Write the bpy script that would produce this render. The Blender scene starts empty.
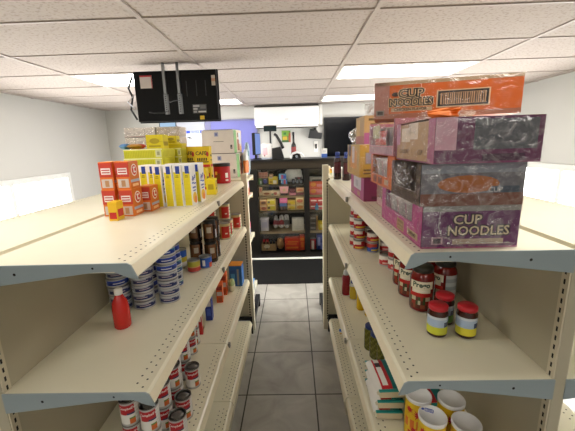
import bpy, math, random
from mathutils import Vector, Matrix
random.seed(7)
PI = math.pi
scene = bpy.context.scene
COL = scene.collection

# ------------------------------------------------------------------ materials
def lin(c):
    return c / 12.92 if c <= .04045 else ((c + .055) / 1.055) ** 2.4
def rgb(h):
    h = h.lstrip('#')
    return tuple(lin(int(h[i:i + 2], 16) / 255) for i in (0, 2, 4)) + (1,)
MATS = {}
def M(hx, rough=.5, metal=0.0, var=.06, scale=30., spec=.5):
    """painted / printed surface with a little procedural mottling"""
    key = (hx, rough, metal, var, scale, spec)
    if key in MATS: return MATS[key]
    m = bpy.data.materials.new('surface_' + hx.lstrip('#'))
    m.use_nodes = True
    nt = m.node_tree; b = nt.nodes['Principled BSDF']
    tc = nt.nodes.new('ShaderNodeTexCoord'); n = nt.nodes.new('ShaderNodeTexNoise')
    n.inputs['Scale'].default_value = scale; n.inputs['Detail'].default_value = 3
    nt.links.new(tc.outputs['Object'], n.inputs['Vector'])
    mx = nt.nodes.new('ShaderNodeMix'); mx.data_type = 'RGBA'
    c = rgb(hx)
    mx.inputs[6].default_value = tuple(max(0, v * (1 - var)) for v in c[:3]) + (1,)
    mx.inputs[7].default_value = tuple(min(1, v * (1 + var)) for v in c[:3]) + (1,)
    nt.links.new(n.outputs['Fac'], mx.inputs[0]); nt.links.new(mx.outputs[2], b.inputs['Base Color'])
    b.inputs['Roughness'].default_value = rough; b.inputs['Metallic'].default_value = metal
    b.inputs['Specular IOR Level'].default_value = spec
    MATS[key] = m
    return m
def emit(name, hx, s):
    m = bpy.data.materials.new(name); m.use_nodes = True
    nt = m.node_tree; nt.nodes.clear()
    o = nt.nodes.new('ShaderNodeOutputMaterial'); e = nt.nodes.new('ShaderNodeEmission')
    e.inputs[0].default_value = rgb(hx); e.inputs[1].default_value = s
    nt.links.new(e.outputs[0], o.inputs[0]); return m
def clear(name, fac, rough, bump, tint='ffffff', scale=40):
    m = bpy.data.materials.new(name); m.use_nodes = True
    nt = m.node_tree; nt.nodes.clear()
    o = nt.nodes.new('ShaderNodeOutputMaterial')
    t = nt.nodes.new('ShaderNodeBsdfTransparent'); t.inputs[0].default_value = rgb(tint)
    g = nt.nodes.new('ShaderNodeBsdfGlossy'); g.inputs['Roughness'].default_value = rough; g.inputs[0].default_value = (.95, .95, .97, 1)
    mix = nt.nodes.new('ShaderNodeMixShader')
    tc = nt.nodes.new('ShaderNodeTexCoord'); n = nt.nodes.new('ShaderNodeTexNoise')
    n.inputs['Scale'].default_value = scale; n.inputs['Detail'].default_value = 4; n.inputs['Distortion'].default_value = 1.5
    nt.links.new(tc.outputs['Object'], n.inputs['Vector'])
    bp = nt.nodes.new('ShaderNodeBump'); bp.inputs['Strength'].default_value = bump; bp.inputs['Distance'].default_value = .01
    nt.links.new(n.outputs['Fac'], bp.inputs['Height']); nt.links.new(bp.outputs[0], g.inputs['Normal'])
    mr = nt.nodes.new('ShaderNodeMapRange'); mr.inputs[1].default_value = .42; mr.inputs[2].default_value = .68
    mr.inputs[3].default_value = fac * .3; mr.inputs[4].default_value = min(1, fac * 3)
    nt.links.new(n.outputs['Fac'], mr.inputs[0]); nt.links.new(mr.outputs[0], mix.inputs[0])
    nt.links.new(t.outputs[0], mix.inputs[1]); nt.links.new(g.outputs[0], mix.inputs[2])
    nt.links.new(mix.outputs[0], o.inputs[0]); return m
WRAP = clear('clear_shrink_wrap', .10, .16, 1.0, scale=28)
WRAP_THIN = clear('thin_shrink_wrap', .05, .16, 1.0, scale=20)
BAGCLEAR = clear('clear_plastic_bag', .24, .2, 1.0, scale=45)
def glassmat():
    m = bpy.data.materials.new('display_glass'); m.use_nodes = True
    nt = m.node_tree; nt.nodes.clear()
    o = nt.nodes.new('ShaderNodeOutputMaterial'); t = nt.nodes.new('ShaderNodeBsdfTransparent')
    t.inputs[0].default_value = (.98, .99, .985, 1)
    g = nt.nodes.new('ShaderNodeBsdfGlossy'); g.inputs['Roughness'].default_value = .02
    f = nt.nodes.new('ShaderNodeFresnel'); f.inputs[0].default_value = 1.4
    mix = nt.nodes.new('ShaderNodeMixShader')
    nt.links.new(f.outputs[0], mix.inputs[0]); nt.links.new(t.outputs[0], mix.inputs[1]); nt.links.new(g.outputs[0], mix.inputs[2])
    nt.links.new(mix.outputs[0], o.inputs[0]); return m
GLASS = glassmat()
def mat_ceiling():
    m = bpy.data.materials.new('fissured_ceiling_tile'); m.use_nodes = True
    nt = m.node_tree; b = nt.nodes['Principled BSDF']; b.inputs['Roughness'].default_value = .95
    tc = nt.nodes.new('ShaderNodeTexCoord')
    n = nt.nodes.new('ShaderNodeTexNoise'); n.inputs['Scale'].default_value = 55; n.inputs['Detail'].default_value = 6
    nt.links.new(tc.outputs['Object'], n.inputs['Vector'])
    r = nt.nodes.new('ShaderNodeValToRGB')
    r.color_ramp.elements[0].position = .36; r.color_ramp.elements[0].color = rgb('968b83')
    r.color_ramp.elements[1].position = .47; r.color_ramp.elements[1].color = rgb('ada29a')
    nt.links.new(n.outputs['Fac'], r.inputs[0]); nt.links.new(r.outputs[0], b.inputs['Base Color'])
    bp = nt.nodes.new('ShaderNodeBump'); bp.inputs['Strength'].default_value = .3; bp.inputs['Distance'].default_value = .004
    nt.links.new(n.outputs['Fac'], bp.inputs['Height']); nt.links.new(bp.outputs[0], b.inputs['Normal'])
    return m
TILE, TX, TY = .4572, -.3496, 1.8686
def mat_floor():
    m = bpy.data.materials.new('grey_floor_tile'); m.use_nodes = True
    nt = m.node_tree; b = nt.nodes['Principled BSDF']
    tc = nt.nodes.new('ShaderNodeTexCoord')
    mp = nt.nodes.new('ShaderNodeMapping'); mp.inputs['Location'].default_value = (-TX / TILE, -TY / TILE, 0)
    mp.inputs['Scale'].default_value = (1 / TILE, 1 / TILE, 1)
    nt.links.new(tc.outputs['Object'], mp.inputs['Vector'])
    br = nt.nodes.new('ShaderNodeTexBrick'); br.offset = 0; br.squash = 1
    br.inputs['Scale'].default_value = 1; br.inputs['Brick Width'].default_value = 1; br.inputs['Row Height'].default_value = 1
    br.inputs['Mortar Size'].default_value = .010; br.inputs['Mortar Smooth'].default_value = .15
    br.inputs['Color1'].default_value = (1, 1, 1, 1); br.inputs['Color2'].default_value = (.93, .93, .93, 1); br.inputs['Mortar'].default_value = (.06, .057, .054, 1)
    nt.links.new(mp.outputs[0], br.inputs['Vector'])
    n = nt.nodes.new('ShaderNodeTexNoise'); n.inputs['Scale'].default_value = 4; n.inputs['Detail'].default_value = 7; n.inputs['Distortion'].default_value = 1.2
    nt.links.new(tc.outputs['Object'], n.inputs['Vector'])
    r = nt.nodes.new('ShaderNodeValToRGB')
    r.color_ramp.elements[0].position = .3; r.color_ramp.elements[0].color = rgb('908e88')
    r.color_ramp.elements[1].position = .7; r.color_ramp.elements[1].color = rgb('b1afa8')
    nt.links.new(n.outputs['Fac'], r.inputs[0])
    mx = nt.nodes.new('ShaderNodeMix'); mx.data_type = 'RGBA'; mx.blend_type = 'MULTIPLY'; mx.inputs[0].default_value = 1
    nt.links.new(r.outputs[0], mx.inputs[6]); nt.links.new(br.outputs['Color'], mx.inputs[7])
    nt.links.new(mx.outputs[2], b.inputs['Base Color'])
    b.inputs['Roughness'].default_value = .3
    return m

# ------------------------------------------------------------------ mesh builder
def mm(x): return M(x) if isinstance(x, str) else x
class MB:
    def __init__(s): s.v, s.f, s.fm, s.mats, s.sm = [], [], [], [], []
    def mi(s, m):
        m = mm(m)
        if m not in s.mats: s.mats.append(m)
        return s.mats.index(m)
    def face(s, pts, m, smooth=False):
        i = len(s.v); s.v += [tuple(p) for p in pts]; s.f.append(tuple(range(i, i + len(pts)))); s.fm.append(s.mi(m)); s.sm.append(smooth); return s
    def idx(s, vs, fs, m, smooth=False):
        i = len(s.v); s.v += [tuple(p) for p in vs]
        for k, f in enumerate(fs):
            s.f.append(tuple(i + j for j in f)); s.fm.append(s.mi(m[k] if isinstance(m, list) else m)); s.sm.append(smooth)
        return s
    def box(s, x0, x1, y0, y1, z0, z1, m):
        v = [(x0,y0,z0),(x1,y0,z0),(x1,y1,z0),(x0,y1,z0),(x0,y0,z1),(x1,y0,z1),(x1,y1,z1),(x0,y1,z1)]
        f = [(0,3,2,1),(4,5,6,7),(0,1,5,4),(1,2,6,5),(2,3,7,6),(3,0,4,7)]
        if isinstance(m, dict):   # faces: D T F R B L
            ml = [m.get(k, m['*']) for k in 'DTFRBL']; return s.idx(v, f, ml)
        return s.idx(v, f, m)
    def prism(s, poly, y0, y1, m):
        """poly of (x,z), extruded along y"""
        n = len(poly); v = [(x, y0, z) for x, z in poly] + [(x, y1, z) for x, z in poly]
        f = [tuple(range(n))[::-1], tuple(range(n, 2 * n))] + [(i, (i + 1) % n, n + (i + 1) % n, n + i) for i in range(n)]
        a = sum(poly[i][0]*poly[(i+1)%n][1]-poly[(i+1)%n][0]*poly[i][1] for i in range(n))
        if a > 0: f = [g[::-1] for g in f]
        else: pass
        return s.idx(v, f, m)
    def lathe(s, prof, m, seg=24, c=(0, 0, 0), smooth=True, pat=None):
        """prof = [(r,z)..] bottom to top; m = one material or per ring; pat(u, ring) overrides"""
        vs, fs, ms = [], [], []
        for r, z in prof:
            for k in range(seg):
                a = -PI / 2 + (k / seg - .5) * 2 * PI
                vs.append((c[0] + r * math.cos(a), c[1] + r * math.sin(a), c[2] + z))
        for i in range(len(prof) - 1):
            for k in range(seg):
                k2 = (k + 1) % seg
                fs.append((i*seg+k, i*seg+k2, (i+1)*seg+k2, (i+1)*seg+k))
                q = pat((k + .5) / seg, i) if pat else None
                ms.append(q or (m[i] if isinstance(m, list) else m))
        s.idx(vs, fs, ms, smooth)
        if prof[0][0] > 1e-4: s.face([vs[k] for k in range(seg)][::-1], m[0] if isinstance(m, list) else m)
        if prof[-1][0] > 1e-4: s.face([vs[(len(prof)-1)*seg+k] for k in range(seg)], m[-1] if isinstance(m, list) else m)
        return s
    def disc(s, c, r, m, seg=16, n='z', ry=None):
        ry = ry or r; pts = []
        for k in range(seg):
            a = 2 * PI * k / seg; x, y = r * math.cos(a), ry * math.sin(a)
            pts.append((c[0]+x, c[1]+y, c[2]) if n == 'z' else (c[0]+x, c[1], c[2]+y) if n == '-y' else (c[0], c[1]+x, c[2]+y) if n == 'x' else (c[0], c[1]-x, c[2]+y))
        return s.face(pts, m)
    def tube(s, pts, r, m, seg=8):
        pts = [Vector(p) for p in pts]; vs, fs = [], []
        for i, p in enumerate(pts):
            d = (pts[min(i+1, len(pts)-1)] - pts[max(i-1, 0)]).normalized()
            a = d.cross(Vector((0, 0, 1)) if abs(d.z) < .9 else Vector((1, 0, 0))).normalized(); b = d.cross(a)
            for k in range(seg):
                t = 2 * PI * k / seg; vs.append(tuple(p + a * r * math.cos(t) + b * r * math.sin(t)))
        for i in range(len(pts) - 1):
            for k in range(seg):
                k2 = (k + 1) % seg; fs.append((i*seg+k, (i+1)*seg+k, (i+1)*seg+k2, i*seg+k2))
        fs += [tuple(range(seg)), tuple((len(pts)-1)*seg + k for k in range(seg))[::-1]]
        return s.idx(vs, fs, m, True)
    def mesh(s, name):
        me = bpy.data.meshes.new(name); me.from_pydata(s.v, [], s.f)
        for m in s.mats: me.materials.append(m)
        for p, i, sm in zip(me.polygons, s.fm, s.sm): p.material_index = i; p.use_smooth = sm
        me.update(); return me
# ---- faces of an upright box (local frame: centred in x,y; z from 0)
def frame(w, d, h, f):
    w2, d2 = w / 2, d / 2
    return {'F': ((-w2,-d2,0),(1,0,0),(0,0,1),(0,-1,0),w,h), 'B': ((w2,d2,0),(-1,0,0),(0,0,1),(0,1,0),w,h),
            'R': ((w2,-d2,0),(0,1,0),(0,0,1),(1,0,0),d,h), 'L': ((-w2,d2,0),(0,-1,0),(0,0,1),(-1,0,0),d,h),
            'T': ((-w2,-d2,h),(1,0,0),(0,1,0),(0,0,1),w,d)}[f]
def art(mb, w, d, h, items):
    """printed shapes on box faces: (face,u0,v0,u1,v1,mat[,layer]) or ('o',face,u,v,ru,rv,mat[,layer])"""
    for it in items:
        ov = it[0] == 'o'
        if ov: it = it[1:]
        f, a, b, c, e, m = it[:6]; k = it[6] if len(it) > 6 else 1
        O, U, V, N, W, H = [Vector(q) if isinstance(q, tuple) else q for q in frame(w, d, h, f)]
        O = O + N * (.0005 * k)
        if ov: pts = [O + U*W*(a + c*math.cos(t*PI/8)) + V*H*(b + e*math.sin(t*PI/8)) for t in range(16)]
        else: pts = [O + U*W*x + V*H*y for x, y in ((a,b),(c,b),(c,e),(a,e))]
        mb.face(pts, m)
    return mb
def abox(w, d, h, m, items=()):
    mb = MB().box(-w/2, w/2, -d/2, d/2, 0, h, m); return art(mb, w, d, h, items)
def text_mesh(txt, size, m, bold=0.0):
    cu = bpy.data.curves.new('lettering', 'FONT'); cu.body = txt; cu.size = size; cu.align_x = 'CENTER'; cu.align_y = 'CENTER'; cu.offset = bold
    cu.resolution_u = 2
    ob = bpy.data.objects.new('lettering', cu); COL.objects.link(ob)
    bpy.context.view_layer.update()
    me = bpy.data.meshes.new_from_object(ob.evaluated_get(bpy.context.evaluated_depsgraph_get()))
    COL.objects.unlink(ob); bpy.data.objects.remove(ob); bpy.data.curves.remove(cu)
    me.materials.clear(); me.materials.append(mm(m)); return me
def text_on(w, d, h, f, u, v, txt, size, m, bold=0.0, layer=2, sx=1.0):
    O, U, V, N, W, H = [Vector(q) if isinstance(q, tuple) else q for q in frame(w, d, h, f)]
    me = text_mesh(txt, size, m, bold)
    P = O + U*W*u + V*H*v + N*(.0005*layer)
    R = Matrix((U * sx, V, N)).transposed().to_4x4()
    me.transform(Matrix.Translation(P) @ R); return me
def text_round(txt, size, m, r, z, bold=0.0, ang=0.0):
    me = text_mesh(txt, size, m, bold)
    for v in me.vertices:
        a = -PI/2 + ang + v.co.x / r; v.co = (r*math.cos(a), r*math.sin(a), z + v.co.y)
    return me

# ------------------------------------------------------------------ objects
ALL = []
def tag(o, label, cat, group=None, kind=None):
    o['label'] = label; o['category'] = cat
    if group: o['group'] = group
    if kind: o['kind'] = kind
    ALL.append(o); return o
def thing(name, label, cat, loc=(0,0,0), rz=0., group=None, rx=0., ry=0.):
    o = bpy.data.objects.new(name, None); o.empty_display_size = .05; COL.objects.link(o)
    o.location = loc; o.rotation_euler = (rx, ry, rz); return tag(o, label, cat, group)
def part(parent, name, me, loc=(0,0,0), label=None):
    if isinstance(me, MB): me = me.mesh(name)
    o = bpy.data.objects.new(name, me); COL.objects.link(o); o.parent = parent; o.location = loc
    if label: o['label'] = label
    return o
def solo(name, me, label, cat, loc=(0,0,0), rz=0., group=None, rx=0., ry=0.):
    if isinstance(me, MB): me = me.mesh(name)
    o = bpy.data.objects.new(name, me); COL.objects.link(o); o.location = loc; o.rotation_euler = (rx, ry, rz)
    return tag(o, label, cat, group)
def struct(name, me):
    if isinstance(me, MB): me = me.mesh(name)
    o = bpy.data.objects.new(name, me); COL.objects.link(o); o['kind'] = 'structure'; return o
def kit(name, parts, label, cat, loc, rz=0., group=None, rx=0., ry=0.):
    """a thing from shared part meshes [(part_name, mesh)]; repeats share the mesh data"""
    r = thing(name, label, cat, loc, rz, group, rx, ry)
    for pn, me in parts: part(r, pn, me)
    return r
def bevel(o, w, seg=2):
    b = o.modifiers.new('bevel', 'BEVEL'); b.width = w; b.segments = seg; b.limit_method = 'ANGLE'; return o
def pillow(w, d, h, pat, nx=14, ny=10, jit=.0, seed=1, pinch=.35):
    """a filled bag lying flat: pat(u,v)->material for the upper face"""
    rnd = random.Random(seed); mb = MB(); vs = []; fs = []; ms = []
    for side in (1, -1):
        b = len(vs)
        for j in range(ny + 1):
            for i in range(nx + 1):
                u, v = i / nx, j / ny; a, c = 2*u - 1, 2*v - 1
                t = max(0, (1 - a**4)) ** .6 * max(0, (1 - c**4)) ** .6
                k = 1 - .06 * pinch * (1 - abs(a)) * abs(c)
                z = h/2 + side * h/2 * t + rnd.uniform(-jit, jit) * t
                vs.append((a*w/2*k, c*d/2*(1 - .06*pinch*(1-abs(c))*abs(a)), z))
        for j in range(ny):
            for i in range(nx):
                q = (b+j*(nx+1)+i, b+j*(nx+1)+i+1, b+(j+1)*(nx+1)+i+1, b+(j+1)*(nx+1)+i)
                fs.append(q if side > 0 else q[::-1]); ms.append(mm(pat((i+.5)/nx, (j+.5)/ny)))
    return mb.idx(vs, fs, ms, True)
def wrapshell(w, d, h, mat, seed, amp=.006, n=9, bottom=False):
    """crumpled clear film around a box"""
    rnd = random.Random(seed); mb = MB()
    for f in 'FBLRT':
        O, U, V, N, W, H = [Vector(q) if isinstance(q, tuple) else q for q in frame(w, d, h, f)]
        vs = []; fs = []
        for j in range(n + 1):
            for i in range(n + 1):
                e = min(i, j, n-i, n-j) == 0
                vs.append(O + U*W*i/n + V*H*j/n + N*(.0015 + (0 if e else rnd.uniform(0, amp))))
        for j in range(n):
            for i in range(n):
                q = j*(n+1)+i; fs.append((q, q+1, q+n+2, q+n+1))
        mb.idx(vs, fs, mat, False)
    return mb
def crumple(rx, ry, rz, mat, seed, amp=.22, pat=None):
    """a loosely filled bag / blob of film standing on z=0"""
    rnd = random.Random(seed); mb = MB(); nu, nv = 16, 9; vs = []; fs = []; ms = []
    ph = [(rnd.uniform(2, 5), rnd.uniform(0, 6), rnd.uniform(2, 5), rnd.uniform(0, 6)) for _ in range(5)]
    for j in range(nv + 1):
        t = PI * j / nv
        for i in range(nu):
            a = 2*PI*i/nu
            k = 1 + amp * sum(math.sin(p[0]//1*a + p[1]) * math.sin(p[2]*t + p[3]) for p in ph) / 2.5 + rnd.uniform(-amp, amp)*.3
            q = max(math.sin(t), 0) ** .6
            vs.append((rx*q*k*math.cos(a), ry*q*k*math.sin(a), rz*(1 - math.cos(t))/2 * (1 if j < nv/2 else 1 + .3*(k-1))))
    for j in range(nv):
        for i in range(nu):
            i2 = (i+1) % nu; fs.append((j*nu+i, j*nu+i2, (j+1)*nu+i2, (j+1)*nu+i)); ms.append(mm(pat((i+.5)/nu, (j+.5)/nv)) if pat else mat)
    return mb.idx(vs, fs, ms, False)

# ================================================================== SETTING
X0, X1, Y0, Y1, ZC = -3.3, 3.0, -2.2, 5.95, 2.2865
struct('floor', MB().box(X0, X1, Y0, Y1, -.05, 0, mat_floor()))
struct('ceiling', MB().box(X0, X1, Y0, Y1, ZC + .004, ZC + .06, mat_ceiling()))
WALL = M('c2c1bc', .8, 0, .02, 3)
struct('wall_back', MB().box(X0, X1, Y1, Y1 + .08, 0, ZC + .06, WALL))
struct('wall_front', MB().box(X0, X1, Y0 - .08, Y0, 0, ZC + .06, WALL))
struct('wall_left', MB().box(X0 - .08, X0, Y0, Y1, 0, ZC + .06, WALL))
struct('wall_right', MB().box(X1, X1 + .08, Y0, Y1, 0, ZC + .06, WALL))
ADDED_DAY = emit('added_daylight_pane', 'fcfbf8', 24)  # side windows are added daylight sources, to brighten the floor before the mat
wn = struct('added_window_1', MB().box(X0 - .005, X0 + .012, 2.75, 4.65, .12, 1.25, ADDED_DAY))
part(wn, 'added_window_frame', MB().box(X0, X0 + .05, 2.68, 2.75, .05, 1.32, 'd8d8d4').box(X0, X0 + .05, 4.65, 4.72, .05, 1.32, 'd8d8d4').box(X0, X0 + .05, 2.75, 4.65, .05, .12, 'd8d8d4').box(X0, X0 + .05, 2.75, 4.65, 1.25, 1.32, 'd8d8d4').box(X0, X0 + .04, 3.67, 3.73, .12, 1.25, 'd8d8d4'))
wn = struct('added_window_2', MB().box(X1 - .012, X1 + .005, 2.75, 4.65, .12, 1.25, ADDED_DAY))
part(wn, 'added_window_frame', MB().box(X1 - .05, X1, 2.68, 2.75, .05, 1.32, 'd8d8d4').box(X1 - .05, X1, 4.65, 4.72, .05, 1.32, 'd8d8d4').box(X1 - .05, X1, 2.75, 4.65, .05, .12, 'd8d8d4').box(X1 - .05, X1, 2.75, 4.65, 1.25, 1.32, 'd8d8d4').box(X1 - .04, X1, 3.67, 3.73, .12, 1.25, 'd8d8d4'))
GX, GY, GW, GD = -.776, 1.861, 1.2192, .6096
tee = M('a99e96', .6, 0, .03)
g = MB()
for i in range(-3, 5):
    x = GX + i * GW
    if X0 < x < X1: g.box(x - .013, x + .013, Y0, Y1, ZC - .004, ZC + .004, tee)
for j in range(-7, 8):
    y = GY + j * GD
    if Y0 < y < Y1: g.box(X0, X1, y - .008, y + .008, ZC - .003, ZC + .004, tee)
struct('trim_1', g)
struct('trim_2', MB().box(-1.6, 1.6, 4.47, 4.53, 0, .012, 'e6e4dd'))
struct('baseboard_back', MB().box(X0, X1, Y1 - .012, Y1, 0, .09, '3a3733'))

# far doors in the back wall
d = struct('door_1', MB().box(-1.44, -.66, Y1 - .03, Y1, 0, 2.045, M('7476bb', .45, 0, .05, 4)))
part(d, 'door_frame', MB().box(-1.54, -1.44, Y1 - .04, Y1, 0, 2.075, '7d7ea4').box(-.66, -.625, Y1 - .04, Y1, 0, 2.075, '7576a8').box(-1.44, -.66, Y1 - .04, Y1, 2.045, 2.075, '7071a0'))
part(d, 'door_handle', MB().tube([(-.74, Y1-.03, 1.0), (-.74, Y1-.07, 1.0), (-.84, Y1-.07, 1.0)], .009, M('9c9c9c', .3, 1)))
d = struct('door_2', MB().box(-2.09, -1.55, Y1 - .03, Y1, 0, 2.06, M('b4b8c4', .45, 0, .02, 4)))
part(d, 'door_handle', MB().tube([(-1.62, Y1-.03, 1.0), (-1.62, Y1-.07, 1.0), (-1.72, Y1-.07, 1.0)], .009, M('9c9c9c', .3, 1)))
n = thing('notice_sheet', 'white notice sheet with a blue header on the far white door', 'notice', (-1.72, Y1 - .033, 1.69))
part(n, 'paper', abox(.33, .003, .225, 'd9dce4', [('F',.02,.76,.98,.97,'2b49d6'),('F',.22,.785,.76,.945,'b9c3ef',2),('F',.05,.42,.22,.5,'41464c'),('F',.12,.36,.3,.43,'5c6166'),('F',.42,.5,.95,.53,'8f949e'),('F',.42,.4,.95,.43,'8f949e'),('F',.08,.2,.9,.23,'8f949e'),('F',.08,.1,.8,.13,'8f949e'),('F',0,0,1,.012,'6d7280'),('F',0,0,.008,1,'6d7280'),('F',.992,0,1,1,'6d7280')]))
part(n, 'lettering', text_on(.33, .003, .225, 'F', .49, .865, 'NOTICE', .038, '3450cc', .0006, 3))

# ceiling lights: a troffer fills one grid cell
LENS = emit('lit_diffuser', 'fffbf5', 14.5); LENS_FAR = emit('lit_diffuser_far', 'fffaf3', 8.5); LENS_NEAR = emit('lit_diffuser_dim', 'fffbf4', 9)
def troffer(i, j, label, lens=None):
    x, y = GX + i * GW, GY + j * GD
    t = thing('ceiling_light', label, 'ceiling light', (x + GW/2, y + GD/2, ZC), group='fluorescent ceiling panels')
    fr = MB(); a, b = GW/2 - .014, GD/2 - .01
    for q in ((-a, a, -b, -b + .02), (-a, a, b - .02, b), (-a, -a + .02, -b + .02, b - .02), (a - .02, a, -b + .02, b - .02)):
        fr.box(*q, -.006, .003, 'efece6')
    part(t, 'frame', fr); part(t, 'diffuser', MB().box(-a + .02, a - .02, -b + .02, b - .02, -.003, .002, lens or LENS), label='glowing white diffuser')
troffer(1, 2, 'large bright ceiling panel above the noodle cases on the right')
troffer(1, 5, 'bright ceiling panel at upper right, farther back, next to the air conditioner', LENS_FAR)
troffer(-1, 5, 'bright ceiling panel seen just right of the hanging television', LENS_FAR)
troffer(-1, 2, 'bright ceiling panel half hidden behind the hanging television')
for i, s in ((1, 'right'), (-1, 'left')):
    troffer(i, -2, 'ceiling panel overhead outside the picture, over the near %s shelves' % s, LENS_NEAR)
    troffer(i, -6, 'ceiling panel behind the viewer on the %s side' % s, LENS_NEAR)

# ================================================================== GONDOLA SHELVES
CREAM = M('e7e1c8', .3, 0, .035, 9)
PANEL = M('b5ad95', .55, 0, .03, 6)
POST = M('d2c9b0', .45, 0, .03, 8)
HOLE = M('1c1a17', .9); STEEL = M('9aa7ab', .4, .2, .03, 12); BLACK = M('101012', .5, 0, .06, 30, .25)
ZS = (.517, .980, 1.351)
DEP = .41
def shelf_mesh(s, xf, y0, y1, z, rows, dep=DEP, hs=.0305):
    """s=+1: front looks to +x ; profile by distance d behind the front edge"""
    prof = [(dep, 0), (.012, 0), (.004, -.004), (-.008, -.034), (-.005, -.038), (.004, -.034), (.016, -.018), (.05, -.024), (dep, -.024)]
    mb = MB().prism([(xf - s*d, z + q) for d, q in prof], y0, y1, CREAM)
    mb.prism([(xf - s*d, z + q) for d, q in ((.0035, -.0065), (-.0064, -.0312), (-.0078, -.0312), (.0022, -.0062))], y0 + .002, y1 - .002, M('ede3c6', .3))
    for k, dd in enumerate(rows):
        n = int((y1 - y0 - .04) / hs)
        for i in range(n):
            y = y0 + .02 + hs * (i + .5 * (k % 2)); mb.disc((xf - s*dd, y, z + .0006), .0034, HOLE, 6)
    return mb
def bracket_mesh(s, xf, y, z, dep=DEP):
    pr = [(-.011, -.041), (.004, -.004), (.014, .0015), (dep, .0015), (dep, -.060), (dep - .08, -.050), (.10, -.021), (.048, -.020), (.030, -.029), (.014, -.036), (.002, -.039)]
    mb = MB().prism([(xf - s*d, z + q) for d, q in pr], y - .004, y, STEEL)
    mb.disc((xf - s*.10, y - .0045, z - .010), .003, HOLE, 8, '-y').disc((xf - s*.3, y - .0045, z - .022), .004, HOLE, 8, '-y')
    return mb
def gondola(label, s, xf, y0, y1, near, far):
    """double-sided unit; s=+1 left of the aisle, -1 right of it"""
    xb = xf - s * DEP
    xo = xb - s * (.03 + DEP)
    t = thing('gondola_shelf', label, 'shelf unit', (xb - s*.015, (y0+y1)/2, 0))
    off = Vector((-(xb - s*.015), -(y0+y1)/2, 0))
    def P(par, n, mb, lab=None):
        return part(par, n, mb, off if par is t else (0, 0, 0), lab)
    a, b = sorted((xb, xb - s*.03))
    P(t, 'back_panel', MB().box(a, b, y0, y1, .10, ZS[2] - .03, PANEL))
    for yy in ([y0] if near else []) + [y1]:
        ya, yb = (yy + .002, yy + .026) if yy == y0 else (yy - .026, yy - .002)
        u = MB().box(a - .004, b + .004, ya, yb, 0, ZS[2] - .03, POST)
        for q in range(45):
            for sx, xx in ((1, b + .0045), (-1, a - .0045)): u.face([(xx, ya+.009, .12+q*.027), (xx, ya+.015, .12+q*.027), (xx, ya+.015, .134+q*.027), (xx, ya+.009, .134+q*.027)], HOLE)
        P(t, 'upright', u)
    for sg, xx in ((s, xf), (-s, xo)):
        sd = sg
        for k, z in enumerate(ZS):
            sh = P(t, 'shelf', shelf_mesh(sd, xx, y0 + .001, y1 - .001, z, (.030, .052)))
            if near: P(sh, 'end_bracket', bracket_mesh(sd, xx, y0 + .001, z), 'blue-grey steel end bracket')
            if not near and sg == s:
                c = MB().box(xx + sd*.004 - .005, xx + sd*.004 + .007, y0 + .001, y0 + .020, z - .030, z - .004, M('8d8a80', .5)); P(sh, 'joint_clip', c)
        dk = P(t, 'base_deck', shelf_mesh(sd, xx, y0 + .001, y1 - .001, .126, (.018, .040, .062), DEP))
        kx = sorted((xx - sd*.004, xx - sd*.010))
        P(t, 'kick_plate', MB().box(kx[0], kx[1], y0, y1, 0, .09, M('cdc5a8', .5)))
        if far:
            q0, q1 = sorted((xx + sd*.010, xx - sd*.16)); l0, l1 = sorted((xx + sd*.010, xx - sd*.014))
            P(t, 'base_foot', MB().box(q0, q1, y1 + .002, y1 + .020, .128, .160, BLACK).box(l0, l1, y1 + .002, y1 + .020, 0, .128, BLACK))
    return t
XL, XR = -.4045, .2785
gondola('cream metal shelf unit left of the aisle, nearest the viewer', 1, XL, .757, 1.672, True, False)
gondola('cream metal shelf unit left of the aisle, farther half towards the counter', 1, XL, 1.674, 2.588, False, True)
gondola('cream metal shelf unit right of the aisle, nearest the viewer', -1, XR + .007, .785, 1.695, True, False)
gondola('cream metal shelf unit right of the aisle, farther half towards the counter', -1, XR, 1.697, 2.600, False, True)

# end displays across the far ends of both rows, facing the counter
def endcap(label, xa, xb, y, aisle):
    t = thing('end_display_shelf', label, 'shelf unit', ((xa+xb)/2, y, 0)); off = Vector((-(xa+xb)/2, -y, 0))
    def P(par, n, mb, lab=None): return part(par, n, mb, off if par is t else (0,0,0), lab)
    P(t, 'back_panel', MB().box(xa + .03, xb - .03, y, y + .02, .12, 1.33, PANEL))
    for x in (xa, xb):
        in_ = 1 if x == xa else -1
        x2 = x + in_ * .045; a, b = sorted((x, x2)); top = 1.455 if aisle < 0 else 1.40
        u = MB().box(a, b, y - .005, y + .055, 0, top if (x == xa) == (aisle < 0) else 1.40, POST)
        sx = x2 - in_*.010
        for q in range(52): u.face([(sx-.006, y-.0056, .1+q*.024), (sx+.006, y-.0056, .1+q*.024), (sx+.006, y-.0056, .116+q*.024), (sx-.006, y-.0056, .116+q*.024)], HOLE)
        P(t, 'upright', u)
        P(t, 'base_foot', MB().box(a, b, y + .058, y + .50, .06, .11, BLACK).box(a, b, y + .44, y + .50, 0, .06, BLACK).box(a, b, y + .058, y + .1, 0, .06, BLACK))
    for z, dp in ((.30, .40), (.80, .40), (1.19, .40)):
        sa = xa + (.085 if aisle < 0 else .01)
        P(t, 'shelf', MB().box(sa, xb - .01, y + .056, y + dp, z - .02, z, CREAM).box(sa, xb - .01, y + dp, y + dp + .012, z - .045, z + .004, M('ede3c6', .3)))
    sa = xa + (.07 if aisle < 0 else .002)
    P(t, 'top_shelf', MB().box(sa, xb - .002, y + .056, y + .44, 1.331, 1.351, CREAM).box(sa, xb - .002, y + .44, y + .452, 1.305, 1.354, M('ede3c6', .3)))
endcap('cream end display at the far end of the left shelves, facing the counter', -1.255, -.385, 2.65, 1)
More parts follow.
